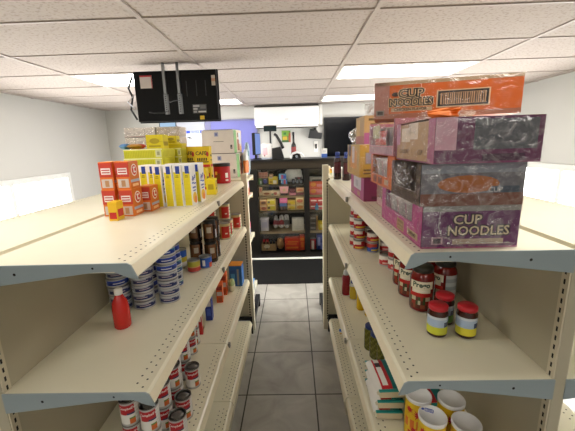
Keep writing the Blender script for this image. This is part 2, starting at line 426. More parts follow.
endcap('cream end display at the far end of the right shelves, facing the counter', .233, 1.13, 2.65, -1)

# ================================================================== GENERIC GOODS
def can_parts(r, h, pat, rings=12, lid='77746f', seg=28, rim='b9b6b0', text=None):
    zs = [.004 + (h - .008) * i / rings for i in range(rings + 1)]
    body = MB().lathe([(r, z) for z in zs], pat(.5, .5), seg, pat=lambda u, i: mm(pat(u, (i + .5) / rings)))
    rimm = M(rim, .3, .8); lm = M(lid, .35, .6)
    lidm = MB().lathe([(r*.985, h-.004), (r*1.02, h-.003), (r*1.02, h), (r*.96, h), (r*.93, h-.004), (r*.7, h-.004), (r*.68, h-.0032), (0, h-.0032)], lm, seg)
    bot = MB().lathe([(r*.97, 0), (r*1.02, .001), (r*1.02, .004), (r*.985, .0045)], rimm, seg)
    ps = [('label_wrap', body.mesh('label_wrap')), ('lid', lidm.mesh('lid')), ('bottom_rim', bot.mesh('bottom_rim'))]
    if text: ps.append(('lettering', text_round(*text)))
    return ps
ORD = ['bottom', 'second up', 'third up', 'fourth up', 'fifth up', 'sixth up', 'seventh up']
def stack(name, kinds, x, y, z, h, n, what, where, cat, rz, group, top=True, jit=.004):
    for k in range(n):
        ps = kinds[k % len(kinds)] if isinstance(kinds[0], list) else kinds
        lab = '%s, %s in %s' % (what, 'topmost' if (k == n-1 and n > 1) else ORD[k], where) if n > 1 else '%s %s' % (what, where)
        kit(name, ps, lab, cat, (x + random.uniform(-jit, jit), y + random.uniform(-jit, jit), z + k*h), rz + random.uniform(-.25, .25), group)

# ================================================================== LEFT ROW, TOP SHELF
Z1 = ZS[2] + .0008
Z2 = ZS[1] + .0008
Z3 = ZS[0] + .0008
def soda_box():
    w, d, h = .056, .085, .112
    it = [('F',.0,.45,1,.97,'c03a28'),('F',.15,.55,.85,.78,'efe7e4',2),('F',.2,.6,.8,.64,'b5212a',3),('F',.2,.69,.8,.73,'b5212a',3),('F',.1,.06,.9,.38,'cdbfb8',2),('F',.35,.1,.65,.33,'b98a62',3),
          ('o','R',.5,.68,.30,.225,'f2e6da',2),('o','R',.5,.68,.24,.18,'cf3a2c',3),('R',.42,.58,.51,.76,'f2ece4',4),('R',.42,.58,.64,.64,'f2ece4',4),('R',.38,.74,.60,.80,'f2ece4',4),('R',.05,.24,.95,.34,'a8adc4',2),('R',.2,.08,.8,.18,'f6c38d',2),('T',.1,.1,.9,.9,'d98a3c',1)]
    return [('carton', abox(w, d, h, 'd8701f', it).mesh('carton')), ('flap', MB().box(-w/2+.002, w/2-.002, -d/2+.002, d/2-.002, h, h+.0012, 'e88a3d').mesh('flap'))]
SODA = soda_box()
SG = 'orange powder boxes on the left top shelf'
for (x, y, z, lab) in ((-.664, 1.463, Z1, 'orange and red powder box touching the yellow and white boxes, on the shelf'),
                    (-.697, 1.368, Z1, 'orange and red powder box at the photo edge, bottom one of two stacked'),
                    (-.701, 1.372, Z1 + .1135, 'orange and red powder box stacked on top of another at the photo edge'),
                    (-.772, 1.375, Z1, 'orange powder box beside the stacked pair, just past the left edge of the photo'),
                    (-.772, 1.378, Z1 + .1135, 'upper orange powder box just past the left edge of the photo')):
    kit('powder_box', SODA, lab, 'box', (x, y, z), random.uniform(-.03, .03), SG)
solo('snack_packet', abox(.035, .05, .075, 'e8b81c', [('F',.1,.1,.9,.45,'c0231d'),('R',.1,.2,.9,.6,'c0231d')]), 'small yellow and red packet on the top shelf in front of the orange boxes', 'packet', (-.714, 1.268, Z1))

def tall_box():
    w, d, h = .0395, .070, .197
    it = [('F',.10,.02,.92,.83,'dccb12'),('F',.36,.79,.86,.97,'1f3f96',2),('F',.3,.70,.7,.72,'8f8420',2),('F',.34,.735,.66,.755,'8f8420',2)] + [('F',.22,.1+.085*k,.8,.105+.085*k,'c9bd1c',2) for k in range(7)]
    # printed script, swash and fruit on the broad side
    it += [('R',.18,.60,.30,.66,'2b3f9c'),('R',.28,.63,.42,.72,'2b3f9c'),('R',.44,.6,.52,.7,'2b3f9c'),('R',.55,.62,.66,.68,'2b3f9c'),('R',.66,.66,.84,.74,'2b3f9c'),('R',.1,.54,.5,.57,'2f58b8'),('R',.45,.52,.9,.55,'2f58b8'),
           ('R',.2,.42,.8,.46,'5d6aa8'),('R',.25,.35,.75,.38,'5d6aa8'),('o','R',.5,.2,.4,.13,'f0c51b',1),('o','R',.62,.14,.26,.09,'ee8a1d',2)]
    m = abox(w, d, h, 'f1efe9', it).mesh('carton')
    return [('carton', m)]
TALL = tall_box()
TG = 'tall yellow and white boxes on the left top shelf'
row = [(-.633,1.541,'fourth from the aisle'),(-.585,1.546,'third from the aisle'),(-.543,1.551,'second from the aisle'),(-.501,1.558,'nearest the aisle, white printed side showing')]
for x, y, w in row: kit('tall_carton', TALL, 'tall yellow and white box in the front row, ' + w, 'box', (x, y, Z1), -.05, TG)
kit('tall_carton', TALL, 'tall yellow and white box standing behind the aisle end of the front row', 'box', (-.490, 1.665, Z1), -.05, TG)
kit('tall_carton', TALL, 'tall yellow and white box just behind the red-topped powder box, fifth from the aisle', 'box', (-.683, 1.60, Z1), -.05, TG)
kit('tall_carton', TALL, 'tall yellow and white box farthest from the aisle, partly behind the orange boxes', 'box', (-.728, 1.61, Z1), -.05, TG)
for k, x in enumerate((-.534, -.577, -.620)):
    kit('tall_carton', TALL, 'tall yellow and white box, second row, %s from the aisle, only top showing' % ['second', 'third', 'fourth'][k], 'box', (x, 1.665, Z1), -.05, TG)

def flatcase(w, d, h, a, b):
    it = [('F',.02+.043*k,.08,.05+.043*k,.8,b) for k in range(18)] + [('F',.82,.1,.97,.85,'cfd0a0',1),('F',0,.9,1,1,'f0eeb0',1),('F',.86,.3,.93,.7,'9a9a70',2)] + [('R',.05+.1*k,.1,.1+.1*k,.8,b) for k in range(9)]
    return [('carton', abox(w, d, h, a, it).mesh('carton'))]
FC = flatcase(.235, .21, .0535, 'd2cf2c', 'bdb91a')
for k in range(5):
    kit('flat_case', FC, 'lime yellow flat case behind the orange boxes, %s of the pile' % ('topmost' if k == 4 else ORD[k]), 'case', (-.905 + .004*math.sin(k*2), 2.085, Z1 + k*.0545), .01*math.cos(k), 'lime yellow flat cases, left pile')
FC2 = flatcase(.135, .14, .0535, 'cdc92a', 'b5ae18')
for k in range(5):
    kit('flat_case', FC2, 'lime yellow short case in the pile behind the tall boxes, %s' % ('topmost' if k == 4 else ORD[k]), 'case', (-.816 + .12*0, 2.285 + .003*math.sin(k), Z1 + k*.0545), .01*math.sin(k), 'lime yellow short cases, right pile')
yz = Z1 + 5*.0545
def ybox(w, d, h, c, logo):
    return [('carton', abox(w, d, h, c, [('o','F',.5,.55,.3,.2,logo),('F',.15,.12,.85,.24,logo),('F',0,.47,1,.5,'b9a512',2),('R',.1,.2,.9,.5,logo)]).mesh('carton')),
            ('tape', MB().box(-w/2+.001, w/2-.001, -.006, .006, h, h+.0008, 'f2e98a').mesh('tape'))]
kit('yellow_carton', ybox(.104, .10, .085, 'dccb08', 'b09c08'), 'square bright yellow box with an oval mark on top of the lime cases', 'box', (-.868, 2.13, yz), .03)
kit('yellow_carton', ybox(.124, .10, .03, 'd6c410', 'c7b515'), 'flat yellow box lying on the short lime cases', 'box', (-.812, 2.285, yz), 0)
kit('yellow_carton', ybox(.075, .08, .05, 'cdbb10', '8c7d18'), 'small yellow box on top of the flat yellow box', 'box', (-.826, 2.285, yz + .0315), .05)
t = thing('red_packet', 'flat red packet lying on the lime cases near the photo edge', 'packet', (-.968, 2.05, yz)); part(t, 'wrapper', pillow(.085, .1, .032, lambda u, v: 'd3322a' if v > .3 else 'b8862e', 8, 6, .001))
t = thing('blue_packet', 'small blue packet beside the flat red packet at the photo edge', 'packet', (-1.035, 2.05, yz)); part(t, 'wrapper', pillow(.045, .1, .034, lambda u, v: '4f86bd', 8, 6, .001))
# wrapped bundles of small white packs, two tiers, on the shelf of the back side
def bundle(w, d, h, c):
    n = max(2, round(w/.075))
    return [('packs', abox(w, d, h, c, [('F',(k+1)/n-.012,.02,(k+1)/n+.012,.98,'bdb2ae') for k in range(n-1)] + [('F',(k+.2)/n,.3,(k+.7)/n,.6,'d3c8c6',1) for k in range(n)] + [('F',0,0,1,.06,'b4736c',1)]).mesh('packs')),
            ('film', wrapshell(w, d, h, WRAP, 3, .003, 5).mesh('film'))]
BN = [bundle(.23, .16, .0665, 'e3dad6'), bundle(.17, .16, .0665, 'c2b3a3')]
zz = Z1
for k in range(6):
    h = .072
    pos = ['bottom tier', 'second tier', 'third tier', 'fourth tier', 'fifth tier', 'top tier'][k]
    kit('pack_bundle', BN[0], 'film-wrapped bundle of whitish packs in the left pile, ' + pos, 'bundle', (-1.135, 2.555, zz), 0, 'wrapped whitish bundles')
    kit('pack_bundle', BN[1], 'film-wrapped bundle of greyish tan packs in the right pile, ' + pos, 'bundle', (-.925, 2.56, zz), 0, 'wrapped whitish bundles'); zz += h
# yellow coffee bricks
def coffee(w, d, h):
    b = abox(w, d, h, 'dfc00c', [('F',.04,0,.96,.12,'c6281d'),('R',0,0,1,.12,'c6281d'),('o','F',.84,.62,.09,.12,'c23a2a',2),('F',.1,.22,.9,.27,'4b3a12',2)] + [('F',.12+.12*k,.3,.2+.12*k,.44,'4b3a12',2) for k in range(6)] + [('R',.2,.3,.8,.36,'4b3a12',2),('R',.2,.5,.8,.6,'4b3a12',2)])
    return [('pack', b.mesh('pack')), ('lettering', text_on(w, d, h, 'F', .42, .66, 'CAFE', .034, '3c2d10', .0008, 3, .95))]
CF = coffee(.098, .075, .138)
for k, (x, y, w) in enumerate(((-.742, 2.36, 'left'), (-.617, 2.27, 'right'))):
    kit('coffee_brick', CF, 'yellow coffee pack with dark lettering, upper one of the %s stack' % w, 'coffee pack', (x, y, Z1 + .1405), .06, 'yellow coffee packs')
    kit('coffee_brick', CF, 'yellow coffee pack with dark lettering, lower one of the %s stack' % w, 'coffee pack', (x, y, Z1), .06, 'yellow coffee packs')
kit('coffee_brick', CF, 'yellow coffee pack standing against the back of the tall boxes', 'coffee pack', (-.622, 2.165, Z1), .02, 'yellow coffee packs')
kit('yellow_carton', [('carton', abox(.052, .10, .088, 'ecd21a', [('R',.15,.3,.85,.42,'8d7a12'),('R',.15,.5,.85,.75,'d9b80f'),('F',.2,.35,.8,.7,'b89e12'),('R',.45,.78,.9,.86,'6d5f12')]).mesh('carton'))], 'small yellow box standing alone near the shelf edge', 'box', (-.490, 1.93, Z1), .12)
# red ground-coffee canisters
def canister():
    r, h = .062, .150
    def pat(u, v): return 'f2f0ea' if (.55 < u < .63 and .3 < v < .62) else 'e8b33a' if (.33 < u < .40 and .5 < v < .8) else '7d3d1a' if (.36 < u < .46 and .2 < v < .7) else 'f0e6e0' if (.57 < u < .61 and .15 < v < .22) else 'b81420'
    body = MB().lathe([(r*.96,0),(r,.006)] + [(r, .006+.012*k) for k in range(1, 11)], 'b81420', 32, pat=lambda u, i: mm(pat(u, i/10)))
    lid = MB().lathe([(r*1.04,.126),(r*1.05,.13),(r*1.05,.146),(r*.99,.15),(0,.15)], M('141012', .4), 32)
    return [('body', body.mesh('body')), ('lid', lid.mesh('lid'))]
CN = canister()
kit('coffee_canister', CN, 'red coffee canister with a black lid, the one nearer the aisle', 'canister', (-.549, 2.50, Z1), .2, 'red coffee canisters')
kit('coffee_canister', CN, 'red coffee canister with a black lid, farther from the aisle and mostly hidden', 'canister', (-.69, 2.505, Z1), .5, 'red coffee canisters')
# white appliance cartons
def wcarton(w, d, h):
    b = abox(w, d, h, 'e9e4dc', [('F',.40,.74,.52,.92,'a4abcc'),('F',.43,.78,.49,.88,'6d78ad',2),('F',.36,.5,.68,.53,'9b978f'),('F',.88,.18,.94,.36,'55514d'),('F',.9,.2,.92,.26,'b9b4ac',2),
        ('R',0,0,.34,1,'6f9a63'),('R',.34,0,1,1,'cdb7a6'),('R',.4,.1,.7,.6,'8c4a33',2),('R',.62,.4,.9,.9,'b9c6d2',2),('R',.45,.7,.6,.9,'7a5a4a',2),('R',.74,.06,.95,.3,'d3a25e',2)])
    fl = MB().box(-w/2, w/2, -d/2, -.002, h, h+.002, 'f1eee8').box(-w/2, w/2, .002, d/2, h, h+.002, 'efece6')
    rim = MB().box(-w/2+.012, w/2-.012, -d/2+.012, d/2-.012, h+.0021, h+.0085, '6b655d')  # dark inset strip, coloured as the shade in the gap between stacked cartons
    return [('carton', b.mesh('carton')), ('flap', fl.mesh('flap')), ('gap_shade', rim.mesh('gap_shade'))]
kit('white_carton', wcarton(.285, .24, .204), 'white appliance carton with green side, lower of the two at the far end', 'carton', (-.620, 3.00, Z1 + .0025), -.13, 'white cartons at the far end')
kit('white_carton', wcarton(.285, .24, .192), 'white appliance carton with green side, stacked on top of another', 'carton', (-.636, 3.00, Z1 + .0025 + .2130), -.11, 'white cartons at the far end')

# ================================================================== LEFT ROW, SECOND SHELF
def tuna(c1, c2, c3):
    def pat(u, v):
        if v < .12 or v > .9: return 'bfc1c4'
        if .2 < u < .34: return '8d9199' if int(v*12) % 2 else 'c9ccd0'
        if .36 < u < .70 and .14 < v < .62: return c2 if not (.43 < u < .6 and .38 < v < .5) else c3
        if .55 < u < .62 and .6 < v < .8: return c2
        if .8 < u < .95 and .3 < v < .7: return c2
        return c1
    return can_parts(.0425, .0345, pat, 8, '8f9296', 30)
TUNA_W = tuna('9fa2aa', '1f2a5c', 'b3a4ac'); TUNA_B = tuna('2546ad', '16307f', 'dfe3f0'); TUNA_T = tuna('2f7f9e', '1d3f9c', 'e7eef0'); TUNA_G = tuna('5a8f86', '23407c', 'cfd6c9')
TN = 'round tuna cans stacked on the left second shelf'
stack('tuna_can', [TUNA_W], -.640, 1.262, Z2, .035, 7, 'silver and navy tuna can', 'the stack nearest the shelf end in view', 'can', .35, TN)
stack('tuna_can', [TUNA_W, TUNA_W, TUNA_W, TUNA_W, TUNA_B, TUNA_B, TUNA_T], -.552, 1.305, Z2, .035, 7, 'tuna can', 'the tall stack nearest the aisle, blue cans on top', 'can', .3, TN)
stack('tuna_can', [TUNA_W, TUNA_W, TUNA_W, TUNA_B, TUNA_W, TUNA_B], -.735, 1.245, Z2, .035, 6, 'tuna can', 'the stack cut by the left edge of the photo', 'can', .4, TN)
stack('tuna_can', [TUNA_G, TUNA_W, TUNA_G, TUNA_G, TUNA_B, TUNA_B], -.588, 1.455, Z2, .035, 6, 'green-labelled tuna can', 'the stack just behind the blue-topped one', 'can', .3, TN)
stack('tuna_can', [TUNA_W, TUNA_B, TUNA_W, TUNA_B], -.675, 1.38, Z2, .035, 4, 'tuna can', 'the low stack hidden behind the two front stacks', 'can', .3, TN)
kit('squat_can', can_parts(.033, .062, lambda u, v: 'b7b03f' if v > .5 else 'c8433c' if v < .38 else 'd9a06a', 10, 'a9aaa8'), 'single squat can with a lime and red label in front of the brown jars', 'can', (-.546, 1.640, Z2), .4)
BLUEC = can_parts(.034, .062, lambda u, v: 'e6e6e2' if (.42 < u < .5 and .2 < v < .8) else 'e0622f' if (.62 < u < .72 and v < .5) else '2f5fc0', 10, 'a9aaa8')
kit('squat_can', BLUEC, 'single blue and white squat can beside the lime and red one', 'can', (-.498, 1.695, Z2), .2)
YB = can_parts(.034, .10, lambda u, v: '3565c4' if v > .62 or u < .4 else 'd8c94a' if v > .3 else 'e5e5df', 10, '9b9c9a')
for k, (x, y) in enumerate(((-.640, 1.71), (-.655, 1.62))):
    kit('tall_can', YB, 'blue and yellow can %s' % ['between the tuna stacks and the brown jars', 'second row, tucked behind the green-labelled tuna cans'][k], 'can', (x, y, Z2), .3 + k*.4, 'blue and yellow cans')
# brown jars of beans
def bean():
    r, h = .0365, .118
    def pat(u, i):
        v = i / 9
        if 1 < i < 8:
            if .40 < u < .56: return '7a5234' if not (.44 < u < .52 and 3 < i < 6) else 'c9b9a2'
            if .66 < u < .74 and i < 5: return 'cfd0d6'
            if .2 < u < .38: return '5b3a22'
        return '2b1a12' if i < 8 else '211511'
    prof = [(r*.95, 0), (r, .005), (r, .022), (r, .038), (r, .054), (r, .070), (r, .086), (r, .098), (r*.86, .104), (r*.84, .108)]
    body = MB().lathe(prof, '3a2416', 26, pat=lambda u, i: M(pat(u, i), .25))
    lid = MB().lathe([(r*.9,.104),(r*.9,.118),(r*.86,.12),(0,.12)], M('1d1a19', .35, .3), 26)
    return [('jar', body.mesh('jar')), ('lid', lid.mesh('lid'))]
BEAN = bean()
for x, y, w in ((-.488, 1.790, 'column nearest the aisle'), (-.575, 1.80, 'column farther from the aisle'), (-.49, 1.873, 'column second in depth by the aisle')):
    stack('brown_jar', [BEAN], x, y, Z2, .1205, 2, 'brown jar with dark label', 'the ' + w, 'jar', .4, 'brown jars on the left second shelf', jit=.002)
def redgold():
    def pat(u, v):
        if v < .08 or v > .92: return 'cbb98a'
        if v > .8: return 'd2b67a'
        if .36 < u < .60: return 'c3230f' if not (.46 < u < .52 and .3 < v < .45) else 'e6d8c2'
        if .58 < u < .74: return '9aa27e' if int(v*9) % 2 else 'ded3b4'
        if .74 < u < .84: return 'b9512e'
        return 'b98a4a'
    return can_parts(.0405, .118, pat, 12, '8b8a86', 30)
RG = redgold(); RGG = 'red and gold cans on the left second shelf'
for x, y, z, w in ((-.502, 2.245, 0, 'nearest of the group on the shelf'), (-.502, 2.345, 0, 'second from the front on the shelf'), (-.590, 2.30, 0, 'behind the nearest one, away from the aisle'), (-.585, 2.21, 0, 'away from the aisle, first in depth'), (-.470, 2.535, 0, 'standing alone by the far post'),
                   (-.520, 2.36, 1, 'stacked highest nearest the far post'), (-.592, 2.215, 1, 'stacked on top, nearest the brown jars')):
    kit('red_gold_can', RG, 'red and gold can, ' + w, 'can', (x, y, Z2 + z*.1185), .45, RGG)
t = thing('red_bottle', 'red bottle at the left edge of the photo on the second shelf', 'bottle', (-.652, 1.095, Z2))
part(t, 'body', MB().lathe([(.026,0),(.03,.006),(.03,.07),(.026,.1),(.016,.12),(.012,.13)], M('c4261f', .25), 24)); part(t, 'cap', MB().lathe([(.014,.13),(.014,.15),(.005,.155),(0,.155)], 'e8e4dc', 20))

# ================================================================== LEFT ROW, THIRD SHELF
def soup():
    r, h = .0335, .101
    def pat(u, v):
        if v < .05 or v > .95: return 'b4b3b0'
        if .38 < u < .64:
            if v > .60: return 'b51824'
            if v > .52: return '27335e' if u > .50 else 'b51824'
            if .53 < u < .63 and .10 < v < .34: return 'd2662b' if v < .28 else '6f8a3f'
            return 'e6e4de'
        if .64 <= u < .8: return 'd8d6d2' if int(v*14) % 2 else 'e6e4de'
        if u < .2: return 'dfddd8' if int(v*10) % 3 else 'c9c7c2'
        return 'e6e4de' if v < .68 or v > .9 else 'b51824'
    return can_parts(r, h, pat, 14, '6f6b66', 30, 'a3a19d', ("Campbell's", .0135, 'f3efe9', r + .0006, .077, .0002))
SOUP = soup(); SU = 'soup cans on the left third shelf'
def soupcan(x, y, lev, w, rz=.3):
    kit('soup_can', SOUP, 'red-and-white soup can, ' + w, 'can', (x, y, Z3 + lev*.1015), rz + random.uniform(-.15, .15), SU)
soupcan(-.487, 1.165, 0, 'single grey-lidded one at the shelf front, second from the viewer')
soupcan(-.505, 1.348, 0, 'single one standing apart farthest along the front of the shelf')
soupcan(-.476, 1.065, 0, 'single one at the picture bottom, nearest the aisle')
for x, y, w in ((-.546, 1.225, 'stack of two behind the second front can'), (-.577, 1.315, 'pair directly left of the lone farthest can'), (-.552, 1.010, 'pair nearest the viewer, right under the bracket'),
                (-.551, 1.120, 'pair just under the tip of the bracket'), (-.642, 1.040, 'stack of two at the left photo edge'), (-.650, 1.31, 'second pair from the lone farthest can'),
                (-.562, 1.405, 'stack of two behind the lone farthest can'), (-.640, 1.22, 'stack of two deep under the shelf'), (-.66, 1.40, 'stack of two deepest in the middle')):
    soupcan(x, y, 0, 'lower of the ' + w); soupcan(x, y, 1, 'upper of the ' + w)
soupcan(-.622, 1.125, 0, 'low one between the stacks near the left photo edge')
for k, (x, y) in enumerate(((-.592, 1.60), (-.602, 1.685))):
    w = ['nearer', 'farther'][k] + ' pair just before the shelf joint'
    soupcan(x, y, 0, 'lower of the ' + w); soupcan(x, y, 1, 'upper of the ' + w)
solo('red_box', abox(.05, .02, .17, 'c22723', [('F',.1,.5,.9,.9,'e7dcd2'),('R',.2,.3,.8,.8,'e2e0da')]), 'thin red box beyond the soup cans under the second shelf', 'box', (-.600, 1.775, Z3), .1)
solo('tan_box', abox(.06, .02, .11, 'c9ab79', [('R',.1,.02,.9,.14,'241f1a'),('F',.1,.3,.9,.8,'e2cfa8')]), 'tan box next to the thin red box, left third shelf', 'box', (-.617, 1.835, Z3), .1)
solo('blue_box', abox(.042, .055, .165, '22398f', [('R',.05,.05,.95,.95,'2a46a4'),('F',.1,.6,.9,.9,'d2d3da'),('F',.2,.2,.8,.5,'3f5cb8')]), 'narrow dark blue box standing on the left third shelf', 'box', (-.578, 1.955, Z3), .1)
def orangebox(w, d, h):
    return [('carton', abox(w, d, h, 'dc5f26', [('R',.05,.55,.95,.85,'e98a4f'),('R',.1,.3,.5,.5,'cfc6bd',2),('F',.1,.4,.9,.62,'c6bdb6'),('F',.1,.72,.9,.92,'a02f1a'),('F',.15,.05,.85,.3,'b54a1e')]).mesh('carton'))]
kit('orange_box', orangebox(.045, .085, .135), 'orange box nearest the viewer on the far half of the left third shelf', 'box', (-.565, 2.215, Z3), .15, 'orange boxes')
kit('orange_box', orangebox(.05, .085, .165), 'taller orange box behind the first on the left third shelf', 'box', (-.560, 2.335, Z3), .1, 'orange boxes')
t = thing('pasta_bag', 'pale green and white bag in front of the blue carton, left third shelf', 'bag', (-.505, 2.36, Z3)); part(t, 'bag', crumple(.026, .04, .10, 'cfd0a8', 4, .12, lambda u, v: '9fb27a' if v > .6 else 'd6d2b4'))
t = thing('blue_carton', 'blue carton with an orange top at the far end of the left third shelf', 'carton', (-.489, 2.50, Z3))
part(t, 'carton', abox(.10, .10, .172, '1f5c9e', [('F',.05,.08,.55,.8,'174a86'),('F',.12,.3,.45,.62,'4a8fc4',2),('F',.62,.05,.78,.85,'8c8a86',2),('R',.1,.1,.9,.9,'2a6cb4')])); part(t, 'flap', MB().box(-.05, .05, -.05, .05, .1725, .177, 'd88a2e'), label='orange top flap')

# end display goods seen past the post, left
def bagstand(name, label, x, y, z, w, d, h, pat, seed, cat='bag', group=None):
    t = thing(name, label, cat, (x, y, z), 0, group); part(t, 'bag', crumple(w/2, d/2, h, 'ffffff', seed, .10, pat)); return t
bagstand('snack_bag', 'colourful orange and white bag standing on the left end display behind the cartons', -.437, 3.02, 1.3552, .05, .10, .235, lambda u, v: 'd5752a' if .2 < v < .55 else '9fb7a2' if u < .45 else 'cfd2d4', 5)
bagstand('snack_bag', 'blue and white patterned bag behind the orange one on the left end display', -.432, 3.075+.03, 1.3552, .05, .055, .30, lambda u, v: 'b9c9d6' if int(u*14 + v*7) % 2 else '6f8c9e', 8)
solo('pink_box', abox(.06, .10, .125, 'd9a5a0', [('R',0,0,1,.4,'d0684a'),('R',.1,.5,.9,.9,'b9aec4'),('F',.1,.1,.9,.45,'d0684a')]), 'pinkish box on the upper shelf of the left end display', 'box', (-.45, 2.97, 1.1908))
solo('pink_box', abox(.05, .07, .12, '5a6fae', [('F',0,.55,1,1,'d65c7d'),('R',0,.5,1,1,'d65c7d')]), 'pink and blue box on the middle shelf of the left end display', 'box', (-.45, 2.98, .8008))
t = thing('napkin_pack', 'blue and white pack on the lowest shelf of the left end display', 'pack', (-.475, 2.90, .3008)); part(t, 'wrapper', pillow(.13, .22, .075, lambda u, v: 'dfe6ee' if u < .6 else '3f82c2', 10, 8, .001)); part(t, 'band', MB().box(-.03, .03, -.1, .1, .076, .0775, '2f74b8'))

# ================================================================== RIGHT ROW, TOP SHELF : cases of noodle cups
KRAFT = 'b4946c'
def cup_mesh():
    return MB().lathe([(.026,0),(.037,.085),(.039,.086),(.039,.092),(0,.092)], 'e9e1dd', 14, pat=lambda u, i: mm('e6dcd8' if i or int(u*14) % 3 else 'd9a5ad'))
CUP = cup_mesh().mesh('cup')
def crinkle(d, h, seed, amp=.012, n=12):
    # loose torn film hanging across the cut-away side
    rnd = random.Random(seed); mb = MB(); vs = []; fs = []
    for j in range(n + 1):
        for i in range(n + 1):
            vs.append((-rnd.uniform(0, amp), (i/n - .5)*d*(1 - .15*rnd.random()), h*j/n*(1 - .12*rnd.random()) ))
    for j in range(n):
        for i in range(n):
            q = j*(n+1)+i
            if rnd.random() > .12: fs.append((q, q+n+1, q+n+2, q+1))
    return mb.idx(vs, fs, BAGCLEAR, False)
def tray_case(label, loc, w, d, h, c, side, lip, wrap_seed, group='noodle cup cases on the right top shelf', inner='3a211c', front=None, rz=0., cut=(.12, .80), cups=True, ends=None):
    """cardboard tray whose aisle side (-x) is cut away above a lip; cups stand inside under clear film"""
    t = thing('noodle_case', label, 'case', loc, rz, group); th = .004
    mb = MB()
    mb.box(-w/2, w/2, -d/2, d/2, 0, th, c)
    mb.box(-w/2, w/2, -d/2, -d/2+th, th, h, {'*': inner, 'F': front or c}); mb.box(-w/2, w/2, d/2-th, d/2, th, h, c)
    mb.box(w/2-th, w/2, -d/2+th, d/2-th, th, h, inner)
    y0, y1 = -d/2+th, d/2-th
    a, b = d/2 - d*cut[0], d/2 - d*cut[1]
    mb.box(-w/2, -w/2+th, y0, y1, th, h*lip, {'*': c, 'L': side}); mb.box(-w/2, -w/2+th, a, y1, h*lip, h, {'*': c, 'L': side}); mb.box(-w/2, -w/2+th, y0, b, h*lip, h, {'*': c, 'L': side})
    part(t, 'tray', mb)
    if cups:
        n = 4
        for q in range(n): part(t, 'cup', CUP, (-w/2 + .048, d/2 - .045 - q*(d-.09)/(n-1), th)) if h > .1 else None
    if wrap_seed and lip < .9: part(t, 'loose_film', crinkle(d*.72, h*(.95-lip), wrap_seed + 100), (-w/2 - .002, 0, h*lip))
    if wrap_seed: part(t, 'film', wrapshell(w + .002, d + .002, h - .002, WRAP, wrap_seed, .005, 9))
    return t
def put_art(t, w, d, h, items, name='print'):
    part(t, name, art(MB(), w, d, h, items))
def put_text(t, *a, **k): part(t, 'lettering', text_on(*a, **k))
PK, PKS, PUR = 'a83f78', 'b84a88', '64285c'
# nearest column
w, d, h = .245, .385, .113
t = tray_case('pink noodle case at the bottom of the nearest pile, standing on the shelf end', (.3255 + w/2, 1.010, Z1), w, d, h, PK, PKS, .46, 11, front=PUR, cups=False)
for q in range(3): part(t, 'cup', CUP, (-w/2 + .048, d/2 - .06 - q*.078, .004))
part(t, 'maroon_cup', MB().lathe([(.027,0),(.038,.098),(.038,.100),(0,.100)], '3a1218', 14), (-w/2 + .048, -d/2 + .06, .004))
put_art(t, w, d, h, [('L',.47,.05,.64,.36,KRAFT),('L',.49,.08,.62,.33,'8f7450',2),('L',.5,.12,.61,.16,KRAFT,3),('L',.5,.22,.61,.26,KRAFT,3),('L',.72,.10,.93,.27,'c2ab85'),('F',0,.86,1,1,'8e8a84'),('F',.10,.09,.22,.27,'b08a97'),('F',.12,.12,.2,.24,'3c2438',2),('F',.32,.09,.85,.22,'b59f8a')])
put_text(t, w, d, h, 'L', .825, .185, 'SHRIMP', .017, '4f3b28', .0003, 3)
for bo, m_, ly in ((.0035, '2c1a2a', 2), (.0006, 'c9b697', 3)):
    put_text(t, w, d, h, 'F', .46, .66, 'CUP', .034, m_, bo, ly, 1.1); put_text(t, w, d, h, 'F', .58, .40, 'NOODLES', .034, m_, bo, ly, 1.0)
part(t, 'torn_film', MB().tube([(.02-.10, -d/2-.006, .105), (-.085, -d/2-.008, .06), (-.075, -d/2-.009, .035), (-.03, -d/2-.008, .018), (.10, -d/2-.006, .014)], .0022, BAGCLEAR))
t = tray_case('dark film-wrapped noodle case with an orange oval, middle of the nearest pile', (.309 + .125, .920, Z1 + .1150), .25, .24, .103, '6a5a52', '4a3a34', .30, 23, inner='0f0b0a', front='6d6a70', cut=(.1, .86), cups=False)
put_art(t, .25, .24, .103, [('o','F',.46,.52,.30,.21,'b0642a'),('F',0,0,1,.30,'7a4a38'),('F',.68,.30,.95,.46,'44505e',2),('F',0,.78,1,1,'8b9099')]); 
put_text(t, .25, .24, .103, 'F', .72, .37, 'CUP', .018, 'c9c4c0', .0003, 4)
t = tray_case('beige film-wrapped noodle case at the top of the nearest pile', (.326 + .122, .915, Z1 + .1150 + .1050), .245, .28, .105, '86406a', 'b8946c', .96, 31, front='6d355a', cut=(.1, .9), cups=False)
put_art(t, .245, .28, .105, [('T',0,0,1,1,'c7a888'),('L',.0,.42,.12,1,'c98fa4'),('L',.16,.5,.42,.86,'e6d6c4'),('L',.40,.56,.62,.97,'e2d0bd'),('L',.86,0,1,1,'b06a86'),('F',0,.3,.2,1,'d6a5b4'),('F',.36,.3,.95,.95,'5f6066'),('F',.45,.05,.85,.2,'4a2440')])
put_text(t, .245, .28, .105, 'L', .70, .24, 'CUP', .018, '5d4633', .0003, 3); put_text(t, .245, .28, .105, 'L', .26, .24, 'CHICKEN', .016, '5d4633', .0003, 3)
t2 = thing('torn_film_piece', 'crumpled orange-edged film lying on top of the nearest pile', 'film', (.415, .95, Z1 + .1145 + .1045 + .1075)); part(t2, 'film', crumple(.06, .10, .030, 'd9c3c0', 15, .25, lambda u, v: 'e0741f' if .55 < u < .78 else BAGCLEAR))
